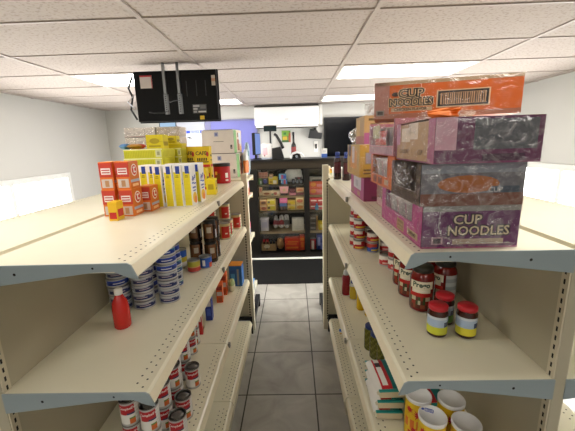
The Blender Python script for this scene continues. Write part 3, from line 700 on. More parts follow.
# second column
t = tray_case('pale film-wrapped noodle case on the shelf, bottom of the second pile', (.372 + .12, 1.345, Z1), .24, .24, .108, 'b98d7c', 'd7b2b4', .30, 41, cut=(.02, .98))
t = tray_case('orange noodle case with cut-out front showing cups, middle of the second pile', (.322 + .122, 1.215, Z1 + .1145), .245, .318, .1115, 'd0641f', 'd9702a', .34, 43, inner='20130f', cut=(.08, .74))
put_art(t, .245, .318, .1115, [('L',.14,.06,.30,.28,'8b4a1e'),('L',.36,.06,.54,.28,'8b4a1e'),('L',.64,.1,.8,.27,'c9b08a')])
t = tray_case('pink film-wrapped noodle case at the top of the second pile', (.322 + .122, 1.245, Z1 + .1145 + .1130), .245, .345, .118, 'c27a88', 'd59aa2', .28, 47, cut=(.04, .97))
put_art(t, .245, .345, .118, [('L',.05,.04,.95,.24,'bb98a0'),('L',.3,.3,.75,.72,'d8604f',2),('L',.2,.5,.5,.9,'d9cf9c',3),('F',0,0,1,1,'b8737c')])
# top orange case, lying across
w, d, h = .42, .235, .112
t = thing('noodle_case', 'long orange noodle case lying across the very top of the piles', 'case', (.503, 1.190, Z1 + .1145 + .1130 + .1200), -.26, 'noodle cup cases on the right top shelf')
O_ = 'd0600f'
part(t, 'carton', abox(w, d, h, O_, [('T',0,0,1,1,'b79b78'),('F',0,.91,1,1,'b79b78'),('F',0,0,.11,1,'b07a6c'),('F',0,0,1,.13,'a8664a',2),('F',.015,.08,.075,.24,'8c7f76',3),('F',.025,.11,.065,.21,'4a423c',4),('F',.125,.185,.42,.285,'c8a47c',2),('F',.445,.24,.80,.70,'d3b48c',2),('F',.455,.27,.79,.67,'2a2320',3),('F',.472,.32,.773,.62,'c59c74',4)] +
     [('F',.482+.0145*k,.33,.489+.0145*k + .003*(k % 3 == 0),.61,'4a382c',5) for k in range(20)] + [('o','F',.155,.66,.028,.06,'3a2a20',2),('L',0,0,1,1,'b8826a'),('L',.15,.15,.85,.85,'c98f70',2)]))
for bo, m_, ly in ((.0052, 'cfae82', 3), (.0032, '2a1d16', 4), (-.0002, 'd8b584', 5)):
    put_text(t, w, d, h, 'F', .265, .665, 'CUP', .031, m_, bo, ly, 1.2); put_text(t, w, d, h, 'F', .265, .425, 'NOODLES', .028, m_, bo, ly, 1.0)
put_text(t, w, d, h, 'F', .265, .235, 'CHICKEN FLAVOR', .0118, '3a2a20', .0004, 4)
part(t, 'film', wrapshell(w + .003, d + .003, h, WRAP_THIN, 5, .005, 10)); part(t, 'film_tail', crumple(.018, .03, .045, BAGCLEAR, 9, .3), (-w/2 - .020, 0, .02))
# third column
w, d, h = .245, .345, .108
t = tray_case('pink noodle case with a pale window, bottom of the third pile', (.326 + w/2, 1.700, Z1), w, d, h, '8e3359', 'ac4f83', .38, 0, front='8d3b5f', cut=(.22, .80), cups=False)
part(t, 'window_film', MB().box(-w/2+.001, -w/2+.003, -d/2+.07, d/2-.076, h*.38, h*.98, 'cfccd4'))
put_art(t, w, d, h, [('L',.1,.08,.24,.28,'8f6c52'),('L',.55,.1,.75,.3,'b08a72'),('F',.15,.08,.6,.22,'6a3448'),('L',.4,.5,.6,.8,'b5b1bd')])
w, d, h = .245, .34, .152
t = thing('noodle_case', 'yellow and tan case with a printed label, middle of the third pile', 'case', (.310 + w/2, 1.73, Z1 + .1105), .0, 'noodle cup cases on the right top shelf')
part(t, 'carton', abox(w, d, h, 'd3a745', [('L',.25,.22,.80,.82,'e8a02c'),('L',.42,.4,.62,.95,'e5d4c4',2),('L',0,0,.16,1,'dcb85a',2),('L',0,.6,.3,1,'4a3526',1),('L',.02,.62,.16,.98,'d8b052',2),('F',.10,.40,.34,.78,'b79a5a'),('F',.12,.43,.32,.75,'a9a4b0',2),('F',.08,.2,.36,.25,'7a5f2c'),('F',.08,.1,.36,.14,'7a5f2c'),('F',.42,.2,.9,.7,'c04a3a')]))
part(t, 'film', wrapshell(w + .003, d + .003, h, WRAP, 61, .004, 7))
w, d, h = .24, .20, .128
t = thing('noodle_case', 'tan case with a pink band at the top of the third pile', 'case', (.330 + w/2, 1.665, Z1 + .1105 + .155), 0, 'noodle cup cases on the right top shelf')
part(t, 'carton', abox(w, d, h, 'c3a06a', [('F',0,0,1,.40,'b0618a'),('L',0,0,1,.3,'bb7a6a'),('L',.1,.3,.5,.9,'d8b46e'),('F',.1,.12,.5,.3,'5d3a44',2),('F',.08,.82,.3,.9,'6d5532'),('F',.12,.5,.3,.72,'6d5532')])); 
# crumpled clear bag, bottles
t = thing('plastic_bag', 'crumpled clear plastic bag lying on the back of the yellow and tan case', 'plastic bag', (.365, 1.835, Z1 + .1105 + .155)); part(t, 'bag', crumple(.058, .05, .085, BAGCLEAR, 21, .2))
def syrup():
    prof = [(.027,0),(.030,.005),(.030,.05),(.028,.09),(.030,.13),(.026,.155),(.014,.175),(.012,.185)]
    return [('bottle', MB().lathe(prof, M('2c100c', .15), 24, pat=lambda u, i: M('5a2a30' if i in (2, 3) and .3 < u < .7 else '2c100c', .15)).mesh('bottle')), ('cap', MB().lathe([(.015,.18),(.017,.182),(.017,.203),(.012,.207),(0,.207)], '24408f', 20).mesh('cap')),
            ('neck_label', MB().lathe([(.0268,.150),(.0205,.164),(.0155,.176)], '2f4aa0', 24).mesh('neck_label'))]
SY = syrup(); SYG = 'dark syrup bottles on the right top shelf'
kit('syrup_bottle', SY, 'dark blue-capped syrup bottle nearest the aisle at the far shelf end', 'bottle', (.335, 2.53, Z1), .2, SYG)
kit('syrup_bottle', SY, 'dark reddish syrup bottle with a blue cap, second from the aisle', 'bottle', (.388, 2.44, Z1), .5, SYG)
kit('syrup_bottle', SY, 'dark syrup bottle hidden behind the front two', 'bottle', (.425, 2.54, Z1), .9, SYG)
# right end display top, seen past the post
t = thing('white_packet', 'small white packet standing on the right end display', 'packet', (.325, 3.03, 1.3520)); part(t, 'packet', crumple(.014, .014, .07, 'e6e4de', 3, .15))
solo('yellow_packet', abox(.055, .05, .05, 'e8b91e', [('F',0,.72,1,1,'b04a22'),('F',0,0,1,.3,'c9d6c4')]), 'yellow packet on the right end display top', 'packet', (.352, 2.95, 1.3520))
t = thing('white_red_tub', 'white tub with a red mark on the right end display top', 'tub', (.372, 2.80, 1.3520)); part(t, 'tub', MB().lathe([(.04,0),(.046,.004),(.048,.05),(.05,.06)], 'ece9e4', 24, pat=lambda u, i: mm('c2201c' if i == 1 and .42 < u < .6 else 'ece9e4'))); part(t, 'lid', MB().lathe([(.052,.058),(.052,.068),(.045,.072),(0,.072)], 'f2f0ec', 24))

# ================================================================== RIGHT ROW, SECOND SHELF
def paste(c1='b31c22', c2='e3c03a', c3='e7ded3'):
    def pat(u, v):
        if v < .06 or v > .94: return 'a8a6a2'
        if .3 < u < .48: return c3 if v > .5 else c1
        if .18 < v < .36: return c2
        if .48 < u < .66 and v > .6: return c3
        return c1
    return can_parts(.034, .0635, pat, 12, '77736f', 28)
RED = paste(); REDW = paste('b8242a', 'd9a9a0', 'ebe4da'); BLY = paste('2d4fa5', 'e0c43a', 'c4402f')
CG = 'small red cans on the right second shelf'
stack('small_can', [RED], .392, 1.945, Z2, .0642, 4, 'red and yellow can', 'the four-high stack nearest the aisle', 'can', -.5, CG)
stack('small_can', [RED], .385, 2.030, Z2, .0642, 4, 'red and yellow can', 'the stack right behind the four-high front stack', 'can', -.4, CG)
stack('small_can', [RED], .470, 1.985, Z2, .0642, 3, 'red and yellow can', 'the stack behind the single blue can', 'can', -.4, CG)
stack('small_can', [BLY, RED], .459, 1.885, Z2, .0642, 2, 'blue or red small can', 'the pair just right of the four-high stack', 'can', -.4, CG)
stack('small_can', [REDW, RED, BLY], .5455, 1.905, Z2, .0642, 3, 'small can', 'the middle stack topped by a blue can', 'can', -.4, CG)
stack('small_can', [REDW], .477, 1.665, Z2, .0642, 1, 'small red-and-white can standing alone left of a', 'pair in front of the blue-topped stack', 'can', -.5, CG)
stack('small_can', [REDW, RED], .510, 1.602, Z2, .0642, 2, 'red and white can', 'the pair closest to the sauce jars', 'can', -.5, CG)
stack('small_can', [REDW, BLY], .565, 1.70, Z2, .0642, 2, 'small can', 'the pair behind the one closest to the sauce jars', 'can', -.5, CG)
def saucejar():
    r = .0455
    prof = [(.036,0),(.043,.004),(r,.016),(r,.032),(r,.048),(r,.064),(r,.080),(r,.096),(r,.112),(r,.126),(.043,.140),(.037,.152),(.034,.158)]
    def pat(u, i):
        if 2 <= i <= 8:
            if .34 < u < .66:
                if i >= 7: return 'e9e0c4'
                if i == 6: return 'e9e0c4' if .36 < u < .62 else '7d140f'
                if i == 5: return 'b8231d'
                if i in (3, 4): return ('39431f', '8f2a1c', '39431f', 'c3b491', '5a2417')[(int(u*26) + i*2) % 5]
                return '5a2a18' if int(u*20) % 2 else '8a3a1e'
            if .68 < u < .86: return '9aa0a2' if i % 2 else 'b9bdbd'
        return '6d130d'
    body = MB().lathe(prof, '6d130d', 32, pat=lambda u, i: M(pat(u, i), .12))
    lid = MB().lathe([(.037,.156),(.0385,.158),(.0385,.173),(.036,.177),(0,.177)], M('34322a', .35, .3), 32)
    return [('jar', body.mesh('jar')), ('lid', lid.mesh('lid')), ('lettering', text_round('Prego', .028, '26402a', r + .0007, .112, .0010)), ('banner_lettering', text_round('TRADITIONAL', .0085, 'f0e6da', r + .0008, .088, .0003))]
SJ = saucejar(); SJG = 'tomato sauce jars on the right second shelf'
for x, y, w, rz in ((.489, 1.195, 'large tomato sauce jar in full view at the front of the group', -.45), (.483, 1.315, 'tomato sauce jar peeking out behind and left of the front jar', -.55), (.600, 1.250, 'tomato sauce jar right of the front jar by the photo edge, label turned away', -1.5),
                   (.585, 1.355, 'tomato sauce jar in the second row behind the gap', -.5), (.60, 1.46, 'tomato sauce jar deepest in the group', -.4), (.492, 1.425, 'tomato sauce jar third in depth along the aisle side', -.5)):
    kit('sauce_jar', SJ, w, 'jar', (x, y, Z2), rz, SJG)
def smalljar(lab):
    prof = [(.027,0),(.031,.003),(.0325,.012)] + [(.0325,.012+.009*k) for k in range(1, 8)] + [(.0325,.083),(.028,.092),(.027,.095)]
    def pat(u, i):
        if 2 <= i <= 8:
            if .25 < u < .78:
                if i <= 4: return lab
                if .60 < u < .72 and 3 < i < 7: return '3d4a6a'
                return 'a9bcd4' if i < 8 else 'c9d2da'
        return '3b1a0e'
    return [('jar', MB().lathe(prof, '3b1a0e', 28, pat=lambda u, i: M(pat(u, i), .18)).mesh('jar')), ('lid', MB().lathe([(.029,.093),(.031,.095),(.031,.107),(.028,.110),(0,.110)], M('c01f2c', .3), 28).mesh('lid'))]
kit('relish_jar', smalljar('c8cc3a'), 'small dark jar with a red lid and blue and yellow label, nearest the shelf front', 'jar', (.474, 1.015, Z2), -.4, 'small red-lidded jars')
kit('relish_jar', smalljar('ddd23a'), 'small jar with a red lid cut by the right photo edge', 'jar', (.566, 1.005, Z2), -.4, 'small red-lidded jars')
kit('relish_jar', smalljar('5c8c3a'), 'small red-lidded jar with a green label behind the one cut by the photo edge', 'jar', (.530, 1.09, Z2), -.4, 'small red-lidded jars')

# ================================================================== RIGHT ROW, THIRD SHELF
def bottle(body, cap, r, h, lab=None):
    prof = [(r*.9,0),(r,.006),(r,h*.3),(r*.92,h*.5),(r,h*.66),(r*.7,h*.76),(r*.42,h*.8)]
    return [('body', MB().lathe(prof, M(body, .25), 24, pat=lambda u, i: M(lab if lab and i in (1, 2, 3) and .35 < u < .65 else body, .25)).mesh('body')), ('cap', MB().lathe([(r*.62,h*.78),(r*.72,h*.8),(r*.6,h*.92),(r*.25,h),(0,h)], cap, 20).mesh('cap'))]
kit('sauce_bottle', bottle('8c1520', 'dfe0e2', .031, .20), 'dark red sauce bottle with a white cap on the right third shelf', 'bottle', (.368, 2.275, Z3), -.3)
kit('spice_jar', bottle('d8d4c6', '1f3372', .027, .155, 'd8b83a'), 'white spice jar with a navy cap behind the red sauce bottle', 'jar', (.407, 2.20, Z3), -.3)
kit('mustard_bottle', bottle('d0a90f', 'd7bd2d', .030, .175), 'yellow mustard bottle on the right third shelf', 'bottle', (.432, 2.045, Z3), -.3)
kit('mustard_bottle', bottle('cfa90f', 'd7bd2d', .030, .175), 'second yellow bottle, farther under the shelf beside the mustard bottle', 'bottle', (.470, 1.96, Z3), -.3)
def pickle():
    r = .034
    prof = [(r*.9,0),(r,.005)] + [(r, .005+.012*k) for k in range(1, 10)] + [(r*.85,.122),(r*.8,.126)]
    def pat(u, i):
        if 3 <= i <= 7 and .52 < u < .68: return '2b3f8a' if i != 5 else 'c9cfc9'
        return '5d5a1c' if (int(u*22) + i*2) % 3 else '77742c'
    return [('jar', MB().lathe(prof, '5d5a1c', 26, pat=lambda u, i: M(pat(u, i), .15)).mesh('jar')), ('lid', MB().lathe([(r*.86,.124),(r*.9,.126),(r*.9,.139),(r*.82,.142),(0,.142)], '1c2d63', 24).mesh('lid'))]
PJ = pickle()
for x, y, w in ((.397, 1.610, 'farthest of the three along the shelf front'), (.409, 1.535, 'middle of the three along the shelf front'), (.428, 1.462, 'nearest of the three along the shelf front'), (.475, 1.58, 'second row, behind the middle one')):
    kit('pickle_jar', PJ, 'green pickle jar with a navy lid, ' + w, 'jar', (x, y, Z3), -.4, 'pickle jars on the right third shelf')
def ricepat(u, v):
    if v > .95: return '1d8a84'
    if v < .07: return 'cfc3a6'
    if u < .16: return 'e7e4dc'
    if u < .25: return 'c5232c'
    if u < .46: return 'c5232c' if v < .12 or v > .9 else ('2a2628' if .66 < v < .78 and .28 < u < .42 else 'eeece6')
    if u < .58: return 'b3222b'
    return '1a6f6c' if u < .9 else '123f42'
def ricebag(seed):
    return [('bag', pillow(.120, .215, .044, ricepat, 16, 14, .0012, seed).mesh('bag')), ('bag_end', MB().prism([(-.050, .008), (.050, .008), (.053, .022), (.047, .036), (-.047, .036), (-.053, .022)], -.108, -.094, 'cdc1a4').prism([(-.053, .035), (.053, .035), (.053, .040), (-.053, .040)], -.1095, -.098, '1f8d87').mesh('bag_end'))]
RB = [ricebag(2), ricebag(5)]
for k in range(3):
    kit('rice_bag', RB[k % 2], 'rice bag with red, white and teal print, %s of the pile at the shelf front' % ['bottom', 'middle', 'top'][k], 'bag', (.366 + .003*k, 1.235 + .006*k, Z3 + .0445*k), .03*(k-1), 'rice bags on the right third shelf')
kit('rice_bag', RB[1], 'rice bag lying behind the front pile, red and white printed end towards the aisle', 'bag', (.565, 1.27, Z3), .05, 'rice bags on the right third shelf')
def flowers(r):
    out = []
    for a0, z0, q in ((-.62, .140, .019), (.10, .128, .024), (.75, .145, .019), (-.2, .06, .016), (.5, .05, .016)):
        mb = MB(); pts = []
        for k in range(24):
            rr = q * (1 if k % 4 == 0 else .42 if k % 2 else .7); t = 2*PI*k/24 + a0
            a = -PI/2 + a0 + rr*math.cos(t)/r; pts.append(((r+.0007)*math.cos(a), (r+.0007)*math.sin(a), z0 + rr*math.sin(t)))
        c = (sum(p[0] for p in pts)/24*1.02, sum(p[1] for p in pts)/24*1.02, z0)
        a = -PI/2 + a0; c = ((r+.001)*math.cos(a), (r+.001)*math.sin(a), z0)
        for k in range(24): mb.face([c, pts[k], pts[(k+1) % 24]], 'c31f2b')
        out.append(('flower_print', mb.mesh('flower_print')))
    return out
def milkcan():
    r, h = .045, .185
    def pat(u, v):
        if v < .04: return 'b9b6ae'
        if .38 < v < .56 and .34 < u < .7: return 'e0742a' if int(u*26) % 2 else 'e9c53a'
        if .12 < v < .3 and .4 < u < .62: return 'c33a24'
        return 'e6bf1e'
    lid = M('e4e3e2', .4)
    return [('label_wrap', MB().lathe([(r, .003 + (h-.015)*k/14) for k in range(15)], 'e6bf1e', 36, pat=lambda u, i: mm(pat(u, (i+.5)/14))).mesh('label_wrap')),
            *flowers(r), ('lid', MB().lathe([(r*1.02,h-.014),(r*1.04,h-.012),(r*1.04,h-.002),(r*1.0,h),(r*.94,h),(r*.92,h-.003),(0,h-.003)], lid, 36).mesh('lid'))]
MC = milkcan()
stampart = MB()
for dx, dy, a, b in ((0, .0, .013, .0012), (0, .014, .013, .0012)): stampart.box(-a + dx - .012, a + dx - .012, dy - b, dy + b, 0, .0004, '4f66c0')
for dx in (-.025, .001): stampart.box(dx - .0012, dx + .0012, 0, .014, 0, .0004, '4f66c0')
for k in range(3): stampart.box(-.021, -.003, .0032 + .0036*k, .0046 + .0036*k, 0, .0004, '4f66c0')
stampart.disc((-.033, .007, .0003), .006, '3c55b5', 8)
STAMP = stampart.mesh('ink_stamp')
for x, y, w, st in ((.457, .970, 'stamped in blue on top, nearest the aisle', 1), (.445, 1.068, 'just behind the stamped one, partly under the shelf', 0), (.556, 1.045, 'at the right photo edge, second row', 0), (.557, .940, 'at the right photo edge, front row', 0)):
    t = kit('drink_powder_can', MC, 'yellow and red can with white lid, ' + w, 'can', (x, y - .01, Z3), -.42, 'yellow cans on the right third shelf')
    if st: part(t, 'ink_stamp', STAMP, (0, .012, .1822))
solo('price_tag', MB().box(-.014, .014, -.004, .004, 0, .040, 'e9e6dd').box(-.014, .014, -.0046, .004, .022, .0402, '2f6fd0').box(-.008, .008, -.0046, .004, .003, .014, 'e0a51c'), 'small blue and yellow tag standing on the lowest right deck', 'price tag', (0.346, 2.364, .1270), -.5)

# ================================================================== DISPLAY CABINET AT THE FAR END
DK = M('0d0a07', .45, 0, .15, 6, .25); DKT = M('2a2217', .5, 0, .15, 5, .25)
CX0, CX1, CY0, CY1, CT = -.74, .98, 4.535, 5.10, 1.425
cab = thing('display_cabinet', 'dark wooden glass-fronted display cabinet filled with goods at the end of the aisle', 'cabinet', ((CX0+CX1)/2, (CY0+CY1)/2, 0))
co = Vector((-(CX0+CX1)/2, -(CY0+CY1)/2, 0))
def CP(n, mb, lab=None, par=None): return part(par or cab, n, mb, co if par is None else (0,0,0), lab)
CP('frame', MB().box(CX0, -.515, CY0, CY1, .012, 1.30, DK).box(.875, CX1, CY0, CY1, .012, 1.30, DK).box(.141, .209, CY0, CY0 + .05, .075, 1.30, DK).box(-.515, .875, CY0, CY1, .012, .074, DK))
CP('back_board', MB().box(-.515, .875, CY1 - .02, CY1, .075, 1.30, M('0b0907', .7, 0, .05, 20, .1)))
CP('fascia', MB().box(CX0, CX1, CY0, CY1, 1.30, 1.395, DKT)); CP('counter_top', MB().box(CX0 - .03, CX1 + .02, CY0 - .03, CY1 + .02, 1.396, CT, M('0d0c0a', .35, 0, .06, 30, .3)))
SHZ = (.378, .688, .905, 1.070)
for z in SHZ:
    CP('shelf', MB().box(-.514, .135 if z > 1 else .874, CY0 + .066, CY0 + .07, z - .026, z, M('a58f6c' if z in (.378, .905) else '4a3d2b', .5)).box(-.514, .135 if z > 1 else .874, CY0 + .07, CY1 - .021, z - .016, z, M('a58f6c' if z in (.378, .905) else '4a3d2b', .5)))
ADDED_STRIP = emit('added_cabinet_glow', 'fff2e0', 6)  # glow strips added to brighten the goods inside the cabinet
CP('added_strip_light', MB().box(-.50, .13, CY0 + .055, CY0 + .075, 1.291, 1.298, ADDED_STRIP)); CP('added_strip_light', MB().box(.22, .86, CY0 + .055, CY0 + .075, 1.291, 1.298, ADDED_STRIP))
for z in SHZ:
    for a, b in ((-.50, .13), (.22, .86)):
        if z < 1 or a < 0: CP('added_strip_light', MB().box(a, b, CY0 + .074, CY0 + .088, z - .0215, z - .0165, ADDED_STRIP))
for a, b in ((-.512, .140), (.210, .872)):
    dr = CP('glass_door', MB().box(a, b, CY0 + .020, CY0 + .024, .08, 1.295, GLASS)); CP('door_rail', MB().box(a, b, CY0 + .014, CY0 + .030, .0745, .088, DK).box(a, b, CY0 + .014, CY0 + .030, 1.285, 1.2995, DK), None, dr)
CF0 = 4.66
def good(name, label, cat, xa, xb, z0, z1, c, items=(), dep=.12, group=None, y=CF0, extra=None):
    w, h = xb - xa, z1 - z0
    return solo(name, abox(w, dep, h, c, items), label, cat, ((xa+xb)/2, y + dep/2, z0 + .0008), 0, group)
B = 'of the display cabinet'
s1, s2, s3, s4, s0 = 1.070, .905, .688, .378, .0745
def ST(c, n, a=.1, b=.9, f='F'): return [(f, (k+.15)/n, a, (k+.75)/n, b, c) for k in range(n)]
good('green_box', 'green and white box on the top shelf ' + B, 'box', -.508, -.462, s1, s1+.09, '5f9150', [('F',.45,.1,.95,.6,'cfd3cf')], .1)
good('dark_box', 'dark box with a blue round mark on the top shelf ' + B, 'box', -.455, -.372, s1, s1+.09, '20242c', [('o','F',.5,.52,.32,.36,'2c3a94'),('F',.3,.75,.7,.9,'7a8cb0')], .1)
good('pack_row', 'wide tan and red striped pack lying on the green and dark boxes', 'pack', -.505, -.374, s1+.092, s1+.172, 'b58a78', ST('7a4a40', 6, .1, .45) + ST('9d5f50', 6, .55, .95), .1)
good('yellow_box', 'yellow and white box on the top shelf ' + B + ', left half', 'box', -.365, -.232, s1, s1+.066, 'd5bd2c', [('F',.5,.15,.85,.85,'e5dfd0'),('F',.1,.3,.4,.7,'a98a1e')], .1)
good('yellow_tray', 'low yellow tray stacked on the yellow and white box', 'tray', -.365, -.235, s1+.068, s1+.105, 'd9c12a', [('F',.1,.5,.45,1,'a9a49a')], .1)
good('small_carton', 'small tan carton on the yellow tray in the display cabinet', 'carton', -.355, -.30, s1+.107, s1+.142, 'a87e58', [('F',.2,.3,.8,.7,'cfb79a')], .08)
good('blue_box', 'blue and red box on the top shelf ' + B + ', lower of two', 'box', -.188, -.098, s1, s1+.062, '3b8ed0', [('F',.45,0,.75,1,'c23a5a'),('F',.0,.3,.2,.8,'bfe0ef')], .1)
good('blue_box', 'light blue and red box stacked on another in the display cabinet', 'box', -.215, -.112, s1+.064, s1+.140, '6fb5de', [('F',.3,.1,.6,.9,'a63a6a'),('F',.6,.15,.95,.8,'1d47c4')], .1)
t = thing('white_bag', 'big crumpled white plastic bag behind the dark jars, top cabinet shelf', 'bag', (-.005, 4.855, s1 + .0008)); part(t, 'bag', crumple(.135, .07, .212, 'ecece8', 12, .12, None))
for k, x in enumerate((-.010, .045, .100)):
    kit('dark_jar', [('jar', MB().lathe([(.02,0),(.024,.004),(.024,.045),(.02,.052)], M('23262c', .2), 18, pat=lambda u, i: M('8f97a2' if i == 1 and .4 < u < .6 else '23262c', .2)).mesh('jar')), ('lid', MB().lathe([(.021,.05),(.021,.064),(.018,.066),(0,.066)], '15161a', 18).mesh('lid'))], 'dark jar in front of the white bag, ' + ['left', 'middle', 'right'][k] + ' of three', 'jar', (x, CF0 + .04, s1 + .0008), 0, 'dark jars in the display cabinet')
good('dark_red_pack', 'dark pack with a red mark lying on the dark jars', 'pack', .012, .112, s1+.0675, s1+.088, '1d1a1c', [('F',.4,.2,.7,.8,'a02428')], .05, None, CF0 + .015)
good('tan_box', 'upright tan and red box at the left of the second cabinet shelf', 'box', -.508, -.464, s2, s2+.125, 'c4a07e', [('F',.2,.5,.8,.9,'b8584a'),('F',.1,.1,.9,.3,'dcc7a8')], .1)
good('cookie_tray', 'tan tray with brown cookies print on the second cabinet shelf', 'tray', -.460, -.340, s2, s2+.066, 'd0b48e', [('o','F',.5,.5,.35,.25,'9a5f38'),('F',0,.8,1,1,'e0cba8')], .12)
good('cookie_tray', 'cream tray with red print on the second cabinet shelf', 'tray', -.335, -.212, s2, s2+.070, 'dcc8a8', [('o','F',.5,.45,.2,.3,'b5605a'),('F',.05,.1,.3,.5,'8a9a78'),('F',.7,.3,.95,.8,'e6d8c8')], .12)
t = thing('pink_basket', 'pink pouch with a round emblem on the second cabinet shelf', 'pouch', (-.147, CF0 + .05, s2 + .0008)); part(t, 'pouch', MB().prism([(-.054, .03), (.054, .03), (.066, .128), (-.066, .128)], -.04, .04, 'e0a5a8').prism([(-.048, 0), (.048, 0), (.052, .0295), (-.052, .0295)], -.035, .035, '241c1c')); part(t, 'emblem', MB().disc((0, -.0408, .078), .022, 'c9b08a', 14, '-y'))
good('pink_pack', 'flat pink pack on the second cabinet shelf', 'pack', -.078, .022, s2, s2+.036, 'dd8fa8', [('F',.1,.3,.9,.6,'e8b8c4')], .12)
good('maroon_pack', 'maroon pack resting on the flat pink pack', 'pack', -.07, .020, s2+.038, s2+.094, '5a2230', [('F',.2,.2,.8,.5,'8a4a52')], .1)
good('maroon_pack', 'low maroon pack under the tan box, second cabinet shelf', 'pack', .028, .134, s2, s2+.034, '6a2c34', [('F',.1,.3,.9,.7,'8f4a50')], .12)
good('tan_box', 'tan and orange box on the low maroon pack, second cabinet shelf', 'box', .028, .136, s2+.036, s2+.105, 'd0a77a', [('o','F',.5,.5,.4,.3,'c87a4a'),('F',.1,.1,.9,.3,'e2c8a2')], .1)
for k in range(2):
    good('cookie_box', 'orange and cream snack box at far left of the third cabinet shelf, %s one' % ('lower' if k == 0 else 'upper'), 'box', -.508, -.405, s3+.083*k, s3+.083*k+.082, 'd09a5e' if k else 'd8955a', [('o','F',.55,.4,.34,.26,'a8482c' if k == 0 else '7a5038'),('F',.05,.72,.95,.95,'e2c79a')], .12, 'orange snack boxes')
for k in range(2):
    good('cookie_box', 'yellow snack box on the third cabinet shelf left of the gap, %s one' % ('lower' if k == 0 else 'upper'), 'box', -.398, -.278, s3+.083*k, s3+.083*k+.082, 'e0c552', [('o','F',.6,.5,.3,.3,'d8c81a'),('F',.05,.3,.35,.7,'6a5a30'),('F',.1,.8,.9,.98,'efe2a8')], .12, 'yellow snack boxes, left')
good('brown_box', 'thin brown box standing in the gap on the third cabinet shelf', 'box', -.268, -.246, s3, s3+.15, '6a4a26', (), .1)
good('blue_pack', 'dark pack with a blue top on the third cabinet shelf', 'pack', -.218, -.114, s3, s3+.105, '3a2c28', [('F',0,.55,1,1,'4a74b8'),('F',.2,.05,.35,.5,'7a5244'),('F',.65,.05,.8,.5,'6a4a42')], .12)
good('pink_box', 'bright pink box lying on the dark and blue pack', 'box', -.216, -.106, s3+.107, s3+.178, 'dd6ca6', [('F',.1,.3,.9,.7,'e585b6')], .12)
for k in range(2):
    good('cookie_box', 'yellow and cream snack box right of the pink box, %s one' % ('lower' if k == 0 else 'upper'), 'box', -.102, .012, s3+.073*k, s3+.073*k+.072, 'd8b65a' if k else 'd5c284', [('o','F',.55,.5,.4,.3,'d8bd20'),('F',.05,.1,.4,.4,'a88a5a')], .12, 'yellow snack boxes, middle')
    good('cookie_box', 'cream and orange snack box beside the cabinet divider, %s one' % ('lower' if k == 0 else 'upper'), 'box', .018, .134, s3+.091*k, s3+.091*k+.09, 'd8bd84', [('o','F',.5,.45,.38,.28,'c98a3e' if k == 0 else 'bf6a4a'),('F',.1,.75,.9,.95,'e6d6aa')], .12, 'cream snack boxes by the divider')
# fourth shelf
t = thing('white_tub', 'pale lilac tub on the fourth cabinet shelf', 'tub', (-.452, CF0 + .07, s4 + .0008)); part(t, 'tub', abox(.115, .10, .165, 'd3cfe0', [('F',.15,.3,.85,.8,'c3bfdc')])); part(t, 'lid', MB().box(-.062, .062, -.055, .055, .1655, .188, 'dcd9e6'))
def chip(c1, c2): return lambda u, v: c2 if .3 < v < .55 else ('9a9aa0' if int(u*12 + v*5) % 3 == 0 else c1)
for k, (x, z, rx_, c1, c2, w) in enumerate(((-.29, 0, -.9, 'b9babd', '7a2a34', 'left'), (-.205, .0, -.7, 'd4d2d0', '8e2430', 'middle'), (-.125, 0, -.6, 'c6c6c8', '5a5a60', 'right'))):
    t = thing('chip_bag', 'silvery bag with a dark red band on the fourth cabinet shelf, %s of three' % w, 'bag', (x, CF0 + .09, s4 + .02), 0, 'silvery bags on the fourth cabinet shelf', -rx_*-1 + .35); part(t, 'bag', crumple(.040, .03, .20, 'c8c8ca', 30 + k, .18, chip(c1, c2)))
good('white_box', 'white box with faint lines on the fourth cabinet shelf', 'box', -.045, .128, s4, s4+.175, 'e4e1da', [('F',.15,.15,.85,.18,'c9c6be'),('F',.15,.3,.85,.33,'c9c6be'),('F',.48,.4,.52,.95,'cfccc4')], .14)
# bottom
t = thing('cardboard_tray', 'cardboard tray of red-capped bottles at the bottom left of the cabinet', 'tray', (-.400, CF0 + .07, s0 + .0008)); part(t, 'tray', MB().box(-.108, .108, -.065, .065, 0, .004, 'b3946c').box(-.108, .108, -.065, -.061, .004, .105, 'b3946c').box(-.108, .108, .061, .065, .004, .105, 'b3946c').box(-.108, -.104, -.061, .061, .004, .105, 'b3946c').box(.104, .108, -.061, .061, .004, .105, 'b3946c')); part(t, 'print', MB().disc((-.03, -.0656, .066), .045, 'd8cbb4', 14, '-y', .03).disc((-.03, -.066, .03), .012, '2a221c', 10, '-y'))
for k, x in enumerate((-.475, -.425, -.372, -.325)):
    c = 'c2242c' if k < 2 else '3c3f45'
    kit('capped_bottle', [('bottle', MB().lathe([(.018,0),(.02,.005),(.02,.10),(.014,.12)], M('4a2c26' if k < 2 else '2c2f34', .2), 16).mesh('bottle')), ('cap', MB().lathe([(.019,.118),(.019,.15),(.015,.153),(0,.153)], c, 16).mesh('cap'))], ['first red-capped bottle from the left in the cardboard tray', 'second red-capped bottle in the cardboard tray', 'dark-capped bottle in the cardboard tray, next to the red caps', 'dark-capped bottle at the right end of the cardboard tray'][k], 'bottle', (x, CF0 + .07, s0 + .006), 0, 'bottles in the cardboard tray')
t = thing('tan_bag', 'tan bag slumped on the cabinet floor beside the cardboard tray', 'bag', (-.232, CF0 + .09, s0 + .0008)); part(t, 'bag', crumple(.052, .05, .17, 'a8855c', 44, .16))
